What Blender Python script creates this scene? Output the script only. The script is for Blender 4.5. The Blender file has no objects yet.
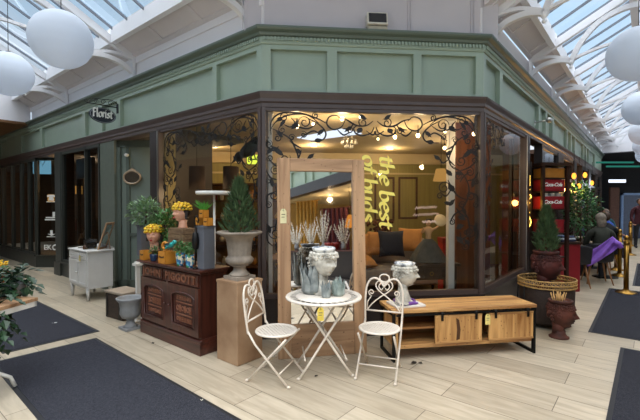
import bpy, math, random
from mathutils import Vector, Matrix, Euler
from mathutils.noise import noise as pnoise
random.seed(7)
C = bpy.context.scene.collection
PI = math.pi
def R(d): return math.radians(d)
# ---------------------------------------------------------------- materials
MATS = {}
def newmat(name):
    m = bpy.data.materials.new(name); m.use_nodes = True
    nt = m.node_tree; nt.nodes.clear()
    out = nt.nodes.new('ShaderNodeOutputMaterial')
    return m, nt, out
def srgb(c):
    if isinstance(c, str):
        c = c.lstrip('#'); c = [int(c[i:i+2], 16) for i in (0, 2, 4)]
    def f(v):
        v = v / 255.0
        return v/12.92 if v <= .04045 else ((v+.055)/1.055)**2.4
    return (f(c[0]), f(c[1]), f(c[2]), 1)
def mat(name, col, rough=.5, metal=0.0, var=.12, scale=12, bump=0.0, bscale=60, spec=.5, coat=0, sss=0, stretch=(1,1,1)):
    """plain painted / stone / cloth surface with a soft procedural mottling"""
    if name in MATS: return MATS[name]
    m, nt, out = newmat(name); N = nt.nodes; K = nt.links
    b = N.new('ShaderNodeBsdfPrincipled'); K.new(b.outputs[0], out.inputs[0])
    b.inputs['Roughness'].default_value = rough; b.inputs['Metallic'].default_value = metal
    b.inputs['Specular IOR Level'].default_value = spec; b.inputs['Coat Weight'].default_value = coat
    tc = N.new('ShaderNodeTexCoord'); mp = N.new('ShaderNodeMapping'); mp.inputs['Scale'].default_value = stretch
    K.new(tc.outputs['Object'], mp.inputs[0])
    no = N.new('ShaderNodeTexNoise'); no.inputs['Scale'].default_value = scale; no.inputs['Detail'].default_value = 5
    K.new(mp.outputs[0], no.inputs['Vector'])
    c = srgb(col)
    ra = N.new('ShaderNodeValToRGB'); e = ra.color_ramp.elements
    e[0].position = .3; e[1].position = .72
    e[0].color = [max(0, v*(1-var)) for v in c[:3]] + [1]; e[1].color = [min(1, v*(1+var)) for v in c[:3]] + [1]
    K.new(no.outputs['Fac'], ra.inputs[0]); K.new(ra.outputs[0], b.inputs['Base Color'])
    if bump:
        n2 = N.new('ShaderNodeTexNoise'); n2.inputs['Scale'].default_value = bscale; n2.inputs['Detail'].default_value = 4
        K.new(mp.outputs[0], n2.inputs['Vector'])
        bp = N.new('ShaderNodeBump'); bp.inputs['Strength'].default_value = bump; bp.inputs['Distance'].default_value = .01
        K.new(n2.outputs['Fac'], bp.inputs['Height']); K.new(bp.outputs[0], b.inputs['Normal'])
    MATS[name] = m; return m
def mottled(name, c1, c2, scale=8, rough=.6, pos=(.42, .58), bump=.2, metal=0):
    m, nt, out = newmat(name); N = nt.nodes; K = nt.links
    b = N.new('ShaderNodeBsdfPrincipled'); K.new(b.outputs[0], out.inputs[0]); b.inputs['Roughness'].default_value = rough
    b.inputs['Metallic'].default_value = metal
    tc = N.new('ShaderNodeTexCoord'); no = N.new('ShaderNodeTexNoise'); no.inputs['Scale'].default_value = scale; no.inputs['Detail'].default_value = 6
    K.new(tc.outputs['Object'], no.inputs['Vector'])
    ra = N.new('ShaderNodeValToRGB'); e = ra.color_ramp.elements; e[0].position, e[1].position = pos
    e[0].color = srgb(c1); e[1].color = srgb(c2)
    K.new(no.outputs['Fac'], ra.inputs[0]); K.new(ra.outputs[0], b.inputs['Base Color'])
    bp = N.new('ShaderNodeBump'); bp.inputs['Strength'].default_value = bump; bp.inputs['Distance'].default_value = .01
    K.new(no.outputs['Fac'], bp.inputs['Height']); K.new(bp.outputs[0], b.inputs['Normal'])
    MATS[name] = m; return m
def wood(name, c1, c2, axis=0, rough=.5, scale=5, bump=.15, knots=True, coat=0):
    """grain stretched along one axis, with a few dark knots"""
    m, nt, out = newmat(name); N = nt.nodes; K = nt.links
    b = N.new('ShaderNodeBsdfPrincipled'); K.new(b.outputs[0], out.inputs[0]); b.inputs['Roughness'].default_value = rough
    b.inputs['Coat Weight'].default_value = coat
    tc = N.new('ShaderNodeTexCoord'); mp = N.new('ShaderNodeMapping'); s = [scale*3]*3; s[axis] = scale*.25
    mp.inputs['Scale'].default_value = s; K.new(tc.outputs['Object'], mp.inputs[0])
    no = N.new('ShaderNodeTexNoise'); no.inputs['Scale'].default_value = 1.0; no.inputs['Detail'].default_value = 7; no.inputs['Distortion'].default_value = 1.2
    K.new(mp.outputs[0], no.inputs['Vector'])
    ra = N.new('ShaderNodeValToRGB'); e = ra.color_ramp.elements; e[0].position, e[1].position = .33, .66
    e[0].color = srgb(c1); e[1].color = srgb(c2); K.new(no.outputs['Fac'], ra.inputs[0])
    last = ra.outputs[0]
    if knots:
        vo = N.new('ShaderNodeTexVoronoi'); mp2 = N.new('ShaderNodeMapping'); s2 = [7.]*3; s2[axis] = 3.
        mp2.inputs['Scale'].default_value = s2; K.new(tc.outputs['Object'], mp2.inputs[0]); K.new(mp2.outputs[0], vo.inputs['Vector'])
        r2 = N.new('ShaderNodeValToRGB'); f = r2.color_ramp.elements; f[0].position, f[1].position = .07, .16
        f[0].color = (1,1,1,1); f[1].color = (0,0,0,1); K.new(vo.outputs['Distance'], r2.inputs[0])
        mx = N.new('ShaderNodeMix'); mx.data_type = 'RGBA'; K.new(r2.outputs[0], mx.inputs['Factor'])
        K.new(last, mx.inputs['A']); d = srgb(c1); mx.inputs['B'].default_value = (d[0]*.45, d[1]*.4, d[2]*.4, 1)
        last = mx.outputs['Result']
    K.new(last, b.inputs['Base Color'])
    bp = N.new('ShaderNodeBump'); bp.inputs['Strength'].default_value = bump; bp.inputs['Distance'].default_value = .004
    K.new(no.outputs['Fac'], bp.inputs['Height']); K.new(bp.outputs[0], b.inputs['Normal'])
    MATS[name] = m; return m
def emit(name, col, power=1.0):
    if name in MATS: return MATS[name]
    m, nt, out = newmat(name)
    e = nt.nodes.new('ShaderNodeEmission'); e.inputs[0].default_value = srgb(col); e.inputs[1].default_value = power
    nt.links.new(e.outputs[0], out.inputs[0]); MATS[name] = m; return m
def pane(name, tint='#ffffff', ior=1.45, rough=0.0, fac=1.0):
    """thin clear sheet: passes light straight through, mirrors by Fresnel"""
    m, nt, out = newmat(name); N = nt.nodes; K = nt.links
    t = N.new('ShaderNodeBsdfTransparent'); t.inputs[0].default_value = srgb(tint)
    g = N.new('ShaderNodeBsdfGlossy'); g.inputs['Roughness'].default_value = rough
    fr = N.new('ShaderNodeFresnel'); fr.inputs[0].default_value = ior
    mu = N.new('ShaderNodeMath'); mu.operation = 'MULTIPLY'; mu.inputs[1].default_value = fac; K.new(fr.outputs[0], mu.inputs[0])
    mx = N.new('ShaderNodeMixShader'); K.new(mu.outputs[0], mx.inputs[0]); K.new(t.outputs[0], mx.inputs[1]); K.new(g.outputs[0], mx.inputs[2])
    K.new(mx.outputs[0], out.inputs[0]); MATS[name] = m; return m
# ---------------------------------------------------------------- mesh builder
class MB:
    def __init__(s): s.v = []; s.f = []; s.sm = []; s.mi = []; s.M = Matrix(); s.k = 0
    def add(s, vs, fs, smooth=False):
        o = len(s.v); M = s.M
        s.v += [tuple(M @ Vector(p)) for p in vs]
        for f in fs: s.f.append([i+o for i in f]); s.sm.append(smooth); s.mi.append(s.k)
        return s
    def box(s, x0, x1, y0, y1, z0, z1):
        return s.add([(x0,y0,z0),(x1,y0,z0),(x1,y1,z0),(x0,y1,z0),(x0,y0,z1),(x1,y0,z1),(x1,y1,z1),(x0,y1,z1)],
                     [(0,3,2,1),(4,5,6,7),(0,1,5,4),(1,2,6,5),(2,3,7,6),(3,0,4,7)])
    def cbox(s, c, d): return s.box(c[0]-d[0]/2, c[0]+d[0]/2, c[1]-d[1]/2, c[1]+d[1]/2, c[2]-d[2]/2, c[2]+d[2]/2)
    def prism(s, poly, a, b, ax='y'):
        """poly: 2-D outline (counter-clockwise seen from -ax) pushed from a to b along ax"""
        n = len(poly)
        def P(p, h): return (p[0],h,p[1]) if ax == 'y' else ((h,p[0],p[1]) if ax == 'x' else (p[0],p[1],h))
        vs = [P(p,a) for p in poly] + [P(p,b) for p in poly]
        fs = [list(range(n)), list(range(2*n-1, n-1, -1))] + [(i, i+n, (i+1)%n+n, (i+1)%n) for i in range(n)]
        return s.add(vs, fs)
    def tube(s, pts, r, n=8, closed=False, rs=None):
        pts = [Vector(p) for p in pts]; m = len(pts); vs = []; up = None
        for i, p in enumerate(pts):
            a = pts[(i-1) % m] if (i > 0 or closed) else p; b = pts[(i+1) % m] if (i < m-1 or closed) else p
            t = (b-a); t = t.normalized() if t.length > 1e-9 else Vector((0,0,1))
            if up is None: up = Vector((0,0,1)) if abs(t.z) < .9 else Vector((1,0,0))
            x = t.cross(up); 
            if x.length < 1e-6: x = t.cross(Vector((1,.3,.2)))
            x.normalize(); y = x.cross(t).normalized(); up = y
            q = rs[i] if rs else r
            vs += [tuple(p + (x*math.cos(2*PI*k/n) + y*math.sin(2*PI*k/n))*q) for k in range(n)]
        fs = []
        for i in range(m if closed else m-1):
            for k in range(n):
                j = (i+1) % m
                fs.append((i*n+k, i*n+(k+1)%n, j*n+(k+1)%n, j*n+k))
        if not closed: fs += [list(range(n-1,-1,-1)), list(range((m-1)*n, m*n))]
        return s.add(vs, fs, True)
    def cyl(s, p0, p1, r0, r1=None, n=14):
        return s.tube([p0, p1], r0, n, rs=[r0, r0 if r1 is None else r1])
    def lathe(s, prof, n=24, c=(0,0,0), flute=None):
        vs = []; m = len(prof)
        for i, (r, z) in enumerate(prof):
            for k in range(n):
                a = 2*PI*k/n; q = r
                if flute and flute[0] <= z <= flute[1]: q = r*(1+flute[2]*math.cos(a*flute[3]))
                vs.append((c[0]+q*math.cos(a), c[1]+q*math.sin(a), c[2]+z))
        fs = [(i*n+k, i*n+(k+1)%n, (i+1)*n+(k+1)%n, (i+1)*n+k) for i in range(m-1) for k in range(n)]
        if prof[0][0] > 1e-5: fs.append(list(range(n-1,-1,-1)))
        if prof[-1][0] > 1e-5: fs.append(list(range((m-1)*n, m*n)))
        return s.add(vs, fs, True)
    def ell(s, c, r, nu=14, nv=9, fn=None):
        vs = [];
        for j in range(nv+1):
            ph = -PI/2 + PI*j/nv
            for i in range(nu):
                th = 2*PI*i/nu
                p = (c[0]+r[0]*math.cos(ph)*math.cos(th), c[1]+r[1]*math.cos(ph)*math.sin(th), c[2]+r[2]*math.sin(ph))
                vs.append(fn(p) if fn else p)
        fs = [(j*nu+i, j*nu+(i+1)%nu, (j+1)*nu+(i+1)%nu, (j+1)*nu+i) for j in range(nv) for i in range(nu)]
        return s.add(vs, fs, True)
    def grid(s, fn, nu, nv, smooth=True, wrap=False):
        vs = [fn(i/nu, j/nv) for j in range(nv+1) for i in range(nu+1)]
        w = nu+1
        return s.add(vs, [(j*w+i, j*w+i+1, (j+1)*w+i+1, (j+1)*w+i) for j in range(nv) for i in range(nu)], smooth)
    def torus(s, c, Rr, r, n=24, k=6, ax='z', a0=0, a1=2*PI):
        full = abs(a1-a0-2*PI) < 1e-6; pts = []
        m = n if full else n+1
        for i in range(m):
            a = a0+(a1-a0)*i/n; x, y = Rr*math.cos(a), Rr*math.sin(a)
            pts.append((c[0]+x, c[1]+y, c[2]) if ax == 'z' else ((c[0]+x, c[1], c[2]+y) if ax == 'y' else (c[0], c[1]+x, c[2]+y)))
        return s.tube(pts, r, k, closed=full)
    def leaf(s, p, d, up, L, W, bend=.2):
        d = Vector(d).normalized(); x = d.cross(Vector(up)); x = x.normalized() if x.length > 1e-6 else Vector((1,0,0)); u = x.cross(d)
        p = Vector(p); a = p + d*L*.5 - u*bend*L*.15; t = p + d*L - u*bend*L*.5
        e = p + d*L*.42
        return s.add([p, e+x*W*.5+u*W*.1, t, e-x*W*.5+u*W*.1, a-u*W*.05], [(0,1,4),(1,2,4),(2,3,4),(3,0,4)], False)
def mesh_of(name, mb, ms):
    me = bpy.data.meshes.new(name); me.from_pydata(mb.v, [], mb.f); me.update()
    for m in (ms if isinstance(ms, (list, tuple)) else [ms]): me.materials.append(m)
    me.polygons.foreach_set('use_smooth', mb.sm); me.polygons.foreach_set('material_index', mb.mi)
    return me
def obj(name, mb, m, parent=None, loc=None, rot=None, bevel=0):
    me = mb if isinstance(mb, bpy.types.Mesh) else mesh_of(name, mb, m)
    o = bpy.data.objects.new(name, me); C.objects.link(o)
    if isinstance(mb, bpy.types.Mesh) and not len(me.materials): me.materials.append(m)
    if parent: o.parent = parent
    if loc is not None: o.location = loc
    if rot is not None: o.rotation_euler = rot if not isinstance(rot, (int, float)) else (0,0,rot)
    if bevel:
        b = o.modifiers.new('soft_edges', 'BEVEL'); b.width = bevel; b.segments = 2; b.limit_method = 'ANGLE'; b.angle_limit = R(40)
    return o
def tag(o, label, cat, group=None, kind=None):
    if label: o['label'] = label
    if cat: o['category'] = cat
    if group: o['group'] = group
    if kind: o['kind'] = kind
    return o
def thing(name, label, cat, loc=(0,0,0), rotz=0, group=None, rot=None):
    o = bpy.data.objects.new(name, None); C.objects.link(o); o.empty_display_size = .1
    o.location = loc; o.rotation_euler = rot if rot is not None else (0,0,rotz)
    return tag(o, label, cat, group)
def struct(name, mb, m, loc=None, rot=None, parent=None, bevel=0):
    o = obj(name, mb, m, parent, loc, rot, bevel)
    if not parent: o['kind'] = 'structure'
    return o
def dup(root, loc=None, rotz=None, label=None, group=None, scale=None, rot=None):
    r = root.copy(); C.objects.link(r)
    if loc is not None: r.location = loc
    if rotz is not None: r.rotation_euler = (0,0,rotz)
    if rot is not None: r.rotation_euler = rot
    if scale: r.scale = (scale,)*3
    if label: r['label'] = label
    if group: r['group'] = group
    for ch in [o for o in bpy.data.objects if o.parent == root]:
        c = ch.copy(); C.objects.link(c); c.parent = r
        for g in [o for o in bpy.data.objects if o.parent == ch]:
            d = g.copy(); C.objects.link(d); d.parent = c
    return r
def text_mesh(s, size, depth=.004, align='CENTER', offset=0, shear=0, spacing=1.0):
    cu = bpy.data.curves.new('lettering', 'FONT'); cu.body = s; cu.size = size; cu.extrude = depth; cu.align_x = align; cu.align_y = 'CENTER'
    cu.offset = offset; cu.shear = shear; cu.space_character = spacing; cu.resolution_u = 3
    t = bpy.data.objects.new('lettering', cu); C.objects.link(t)
    dg = bpy.context.evaluated_depsgraph_get(); me = bpy.data.meshes.new_from_object(t.evaluated_get(dg))
    bpy.data.objects.remove(t); bpy.data.curves.remove(cu); me.materials.clear()
    return me
def skin_mesh(nodes, edges, radii, sub=1):
    me = bpy.data.meshes.new('body'); me.from_pydata(nodes, edges, [])
    o = bpy.data.objects.new('body', me); C.objects.link(o)
    o.modifiers.new('s', 'SKIN'); 
    for i, r in enumerate(radii):
        sv = me.skin_vertices[0].data[i] if me.skin_vertices else None
        if sv: sv.radius = (r, r) if not isinstance(r, tuple) else r; sv.use_root = (i == 0)
    if sub: u = o.modifiers.new('u', 'SUBSURF'); u.levels = sub; u.render_levels = sub
    dg = bpy.context.evaluated_depsgraph_get(); res = bpy.data.meshes.new_from_object(o.evaluated_get(dg))
    bpy.data.objects.remove(o); 
    for p in res.polygons: p.use_smooth = True
    return res
def spline(pts, n=8, closed=False):
    pts = [Vector(p) for p in pts]; out = []; m = len(pts)
    for i in range(m if closed else m-1):
        g = (lambda k: pts[k % m]) if closed else (lambda k: pts[max(0, min(m-1, k))])
        p0, p1, p2, p3 = g(i-1), g(i), g(i+1), g(i+2)
        for j in range(n):
            t = j/n
            out.append(.5*((2*p1) + (p2-p0)*t + (2*p0-5*p1+4*p2-p3)*t*t + (3*p1-p0-3*p2+p3)*t**3))
    if not closed: out.append(pts[-1])
    return out
# ---------------------------------------------------------------- where things stand
EYE = 1.6; FOC = 400.0; PITCH = math.atan(7/400)
cam = bpy.data.cameras.new('camera'); cam.lens = 22.5; cam.sensor_width = 36; cam.clip_start = .05; cam.clip_end = 400
co = bpy.data.objects.new('camera', cam); C.objects.link(co); co.location = (0,0,EYE); co.rotation_euler = (PI/2-PITCH, 0, 0)
bpy.context.scene.camera = co
def ray(px, py):
    zc = -(py-210)/FOC
    return Vector(((px-320)/FOC, math.cos(PITCH)+math.sin(PITCH)*zc, -math.sin(PITCH)+math.cos(PITCH)*zc))
def at_z(px, py, z=0.0):
    d = ray(px, py); return Vector((0,0,EYE)) + d*((z-EYE)/d.z)
def at_y(px, py, y):
    d = ray(px, py); return Vector((0,0,EYE)) + d*(y/d.y)
class Frame:
    """a wall: local x to the right along it, local y into it, z up"""
    def __init__(s, o, deg):
        s.o = Vector((o[0], o[1], 0)); s.a = R(deg); s.x = Vector((math.cos(s.a), math.sin(s.a), 0)); s.y = Vector((-math.sin(s.a), math.cos(s.a), 0))
    def p(s, x, y, z=0): return s.o + s.x*x + s.y*y + Vector((0,0,z))
    def hit(s, px, py, y=0.0):
        """local (x, z) where the sight line meets the plane y"""
        d = ray(px, py); o = Vector((0,0,EYE)); n = s.y
        t = (n.dot(s.o) + y - n.dot(o))/n.dot(d); q = o + d*t
        return ((q-s.o).dot(s.x), q.z)
    def x_at(s, px, y=0.0): return s.hit(px, 203, y)[0]
LC = Vector((-.679, 4.68)); RC = Vector((2.008, 4.939)); DEG = 39.5
FL = Frame(LC, -DEG); FR = Frame(RC, 90-DEG); FF = Frame(LC, math.degrees(math.atan2(RC.y-LC.y, RC.x-LC.x)))
WF = (RC-LC).length
# ================================================================ THE SETTING
MITRE = math.tan(R(22.5))
GREEN = mat('sage_paint', '#909f8f', .42, var=.05, scale=3)
GREEN_D = mat('deep_green_paint', '#586459', .4, var=.06, scale=3)
BROWN = mat('dark_brown_paint', '#4a3d39', .38, var=.1, scale=6)
BROWN_D = mat('black_brown_paint', '#2c2422', .4, var=.15, scale=6)
BRONZE = mat('dark_bronze_paint', '#30332e', .4, var=.12, scale=5)
WHITE = mat('white_wall_paint', '#e2e0e4', .6, var=.03, scale=2)
WHITE_B = mat('white_beam_paint', '#e4e4e8', .5, var=.03, scale=2)
SOFFIT = mat('pale_grey_boarding', '#cdc8cb', .6, var=.03, scale=3)
DARK = mat('near_black', '#15130f', .6)
CREAM = mat('cream_plaster', '#bfb08c', .7, var=.04, scale=3)
GLASS = pane('shop_glass', '#f2f2ee', 1.5, fac=.9)
GLASS_DK = pane('dark_shop_glass', '#a9adae', 1.5, fac=1.0)
ROOFGLASS = pane('roof_glass', '#f6f9fc', 1.3, fac=.3)
METAL_W = mat('white_metal', '#dcd9d2', .4, var=.04)
STEEL = mat('brushed_steel', '#b9b9b4', .3, 1.0, var=.05)
BULB = emit('warm_bulb', '#ffd9a0', 14)

def lamp(p, w, col='#ffdba8', r=.06, name='lamp'):
    l = bpy.data.lights.new(name, 'POINT'); l.energy = w; l.color = srgb(col)[:3]; l.shadow_soft_size = r
    o = bpy.data.objects.new(name, l); C.objects.link(o); o.location = p; return o
def sweep(mb, prof, xa, xb, ma=0, mbb=0):
    """a moulding run along a wall; prof is (y,z) clockwise, ends mitred"""
    n = len(prof)
    va = [(xa + ma*y, y, z) for y, z in prof]; vb = [(xb - mbb*y, y, z) for y, z in prof]
    mb.add(va+vb, [list(range(n)), list(range(2*n-1, n-1, -1))] + [(i, n+i, n+(i+1)%n, (i+1)%n) for i in range(n)])

def floor_mat():
    m, nt, out = newmat('limestone_planks'); N = nt.nodes; K = nt.links
    b = N.new('ShaderNodeBsdfPrincipled'); K.new(b.outputs[0], out.inputs[0])
    tc = N.new('ShaderNodeTexCoord'); mp = N.new('ShaderNodeMapping'); mp.inputs['Rotation'].default_value = (0,0,R(DEG)); mp.inputs['Location'].default_value = (.12,.115,0)
    K.new(tc.outputs['Object'], mp.inputs[0])
    br = N.new('ShaderNodeTexBrick'); br.offset = .37; br.offset_frequency = 2; br.squash = 1
    br.inputs['Scale'].default_value = 1; br.inputs['Brick Width'].default_value = 1.2; br.inputs['Row Height'].default_value = .3
    br.inputs['Mortar Size'].default_value = .0035; br.inputs['Mortar Smooth'].default_value = .3; br.inputs['Bias'].default_value = 0
    br.inputs['Color1'].default_value = srgb('#c2b6a2'); br.inputs['Color2'].default_value = srgb('#ab9f8c'); br.inputs['Mortar'].default_value = srgb('#6e6457')
    K.new(mp.outputs[0], br.inputs['Vector'])
    m2 = N.new('ShaderNodeMapping'); m2.inputs['Scale'].default_value = (1.2, 9, 1); K.new(mp.outputs[0], m2.inputs[0])
    no = N.new('ShaderNodeTexNoise'); no.inputs['Scale'].default_value = 2.2; no.inputs['Detail'].default_value = 8; no.inputs['Distortion'].default_value = .8
    K.new(m2.outputs[0], no.inputs['Vector'])
    ra = N.new('ShaderNodeValToRGB'); e = ra.color_ramp.elements; e[0].position, e[1].position = .3, .7
    e[0].color = (.80,.78,.74,1); e[1].color = (1.08,1.07,1.05,1); K.new(no.outputs['Fac'], ra.inputs[0])
    mx = N.new('ShaderNodeMix'); mx.data_type = 'RGBA'; mx.blend_type = 'MULTIPLY'; mx.inputs['Factor'].default_value = 1
    K.new(br.outputs['Color'], mx.inputs['A']); K.new(ra.outputs[0], mx.inputs['B']); K.new(mx.outputs['Result'], b.inputs['Base Color'])
    rr = N.new('ShaderNodeMapRange'); rr.inputs['To Min'].default_value = .28; rr.inputs['To Max'].default_value = .5
    K.new(no.outputs['Fac'], rr.inputs['Value']); K.new(rr.outputs[0], b.inputs['Roughness']); b.inputs['Specular IOR Level'].default_value = .4
    bp = N.new('ShaderNodeBump'); bp.inputs['Strength'].default_value = .25; bp.inputs['Distance'].default_value = .003; bp.invert = True
    K.new(br.outputs['Fac'], bp.inputs['Height']); K.new(bp.outputs[0], b.inputs['Normal'])
    return m
f = MB(); f.box(-16, 18, -9, 24, -.12, 0)
struct('floor', f, floor_mat())

# ---- fascias, mouldings
Z_GLASS, Z_TRANS, Z_FASC, Z_CORN = 2.715, 2.90, 3.45, 3.61
def fascia(F, name, tname, x0, x1, m0, m1, panels, zb=2.93, zt=3.395):
    mb = MB()
    sweep(mb, [(.06,Z_TRANS),(.06,Z_CORN),(.2,Z_CORN),(.2,Z_TRANS)], x0, x1, m0, m1)
    # rails and stiles stand 3 cm in front of the sunk panels
    sweep(mb, [(0,zt),(0,Z_CORN),(.06,Z_CORN),(.06,zt)], x0, x1, m0, m1)
    sweep(mb, [(0,Z_TRANS),(0,zb),(.06,zb),(.06,Z_TRANS)], x0, x1, m0, m1)
    last = x0
    for a, b in panels + [(x1, None)]:
        mb.box(last, a, 0, .06, zb, zt); last = b
        if b is not None:
            pass
    struct(name, mb, GREEN, F.o, F.a)
    t = MB()
    t.k = 1; sweep(t, [(0,3.445),(-.015,3.45),(-.022,3.468),(-.018,3.48),(-.018,3.53),(.2,3.53),(.2,3.445)], x0, x1, m0, m1)
    t.k = 0; sweep(t, [(-.02,3.528),(-.05,3.538),(-.06,3.566),(-.10,3.586),(-.112,3.605),(-.112,3.627),(.2,3.627),(.2,3.528)], x0, x1, m0, m1)
    d = x0 + .02; t.k = 1
    while d < x1 - .02:
        t.box(d, d+.022, -.04, -.016, 3.488, 3.526); d += .042
    struct(tname, t, [GREEN_D, GREEN], F.o, F.a)
def transom(F, name, x0, x1, m0, m1, depth=.2):
    t = MB()
    sweep(t, [(0,Z_GLASS),(-.012,Z_GLASS+.005),(-.012,Z_GLASS+.05),(-.03,Z_GLASS+.065),(-.03,Z_GLASS+.1),(-.04,Z_GLASS+.125),(-.05,Z_GLASS+.15),(-.055,Z_TRANS-.01),(-.03,Z_TRANS),(0,Z_TRANS+.005),(depth,Z_TRANS+.005),(depth,Z_GLASS)], x0, x1, m0, m1)
    struct(name, t, BROWN, F.o, F.a)
def pans(F, rows): return [tuple(sorted((F.x_at(a), F.x_at(b)))) for a, b in rows]
lp = pans(FL, [(217,257),(121,213),(103,118),(86,101),(42.5,83),(22,40.5)])
lp = sorted(lp); lp[-1] = (lp[-1][0], -.09)
lp = [(-12.6,-11.9),(-11.7,-10.9)] + [p for p in lp if p[0] > -10.6]
fascia(FL, 'wall_left', 'trim_1', -13, 0, 0, MITRE, lp)
fascia(FF, 'wall_front', 'trim_2', 0, WF, MITRE, MITRE, pans(FF, [(271,327),(337,413),(421,475)]))
rp = [(.1, FR.x_at(499))] + pans(FR, [(502,538)])
xx = rp[-1][1] + .14
for w in (.5,.55,1.7,.5,.55,1.7,.5,.55,1.7):
    rp.append((xx, min(xx+w, 15.3))); xx += w+.16
    if xx > 14.5: break
fascia(FR, 'wall_right', 'trim_3', 0, 15.5, MITRE, 0, rp)
transom(FL, 'trim_4', -13, 0, 0, MITRE); transom(FF, 'trim_5', 0, WF, MITRE, MITRE); transom(FR, 'trim_6', 0, 15.5, MITRE, 0)
# upper walls above the cornices
u = MB(); u.box(-8.6, 0, .02, .2, 3.61, 4.0); u.box(-8.6,0,0,.02,3.62,3.67); u.box(-8.6,0,.0,.02,3.9,4.0); struct('wall_upper_left', u, WHITE, FL.o, FL.a)
u = MB(); u.box(0, 15.5, .02, .2, 3.61, 4.0); u.box(0,15.5,0,.02,3.62,3.67); struct('wall_upper_right', u, WHITE, FR.o, FR.a)
u = MB(); u.box(-.2, WF+.2, .03, .2, 3.61, 5.3)
for px in (243, 246, 408, 411, 471, 474, 482): 
    x = FF.x_at(px); u.box(x-.006, x+.006, .018, .03, 3.62, 5.3)
u.box(0, WF, 0, .03, 3.62, 3.68)
struct('wall_upper_front', u, mat('grey_white_boarding', '#b9b5bb', .6, var=.03, scale=3), FF.o, FF.a)

# unseen ceiling where the two arcades meet, added to shade the shop front
u = MB(); u.box(-1.1, WF+1.1, -2.2, .1, 5.2, 5.3); u.box(-1.1, WF+1.1, -2.25, -2.1, 4.95, 5.3)
for x in (0, WF*.33, WF*.67, WF): u.box(x-.05, x+.05, -1.6, 0, 5.1, 5.2)
struct('ceiling_corner_shade', u, SOFFIT, FF.o, FF.a)
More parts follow.
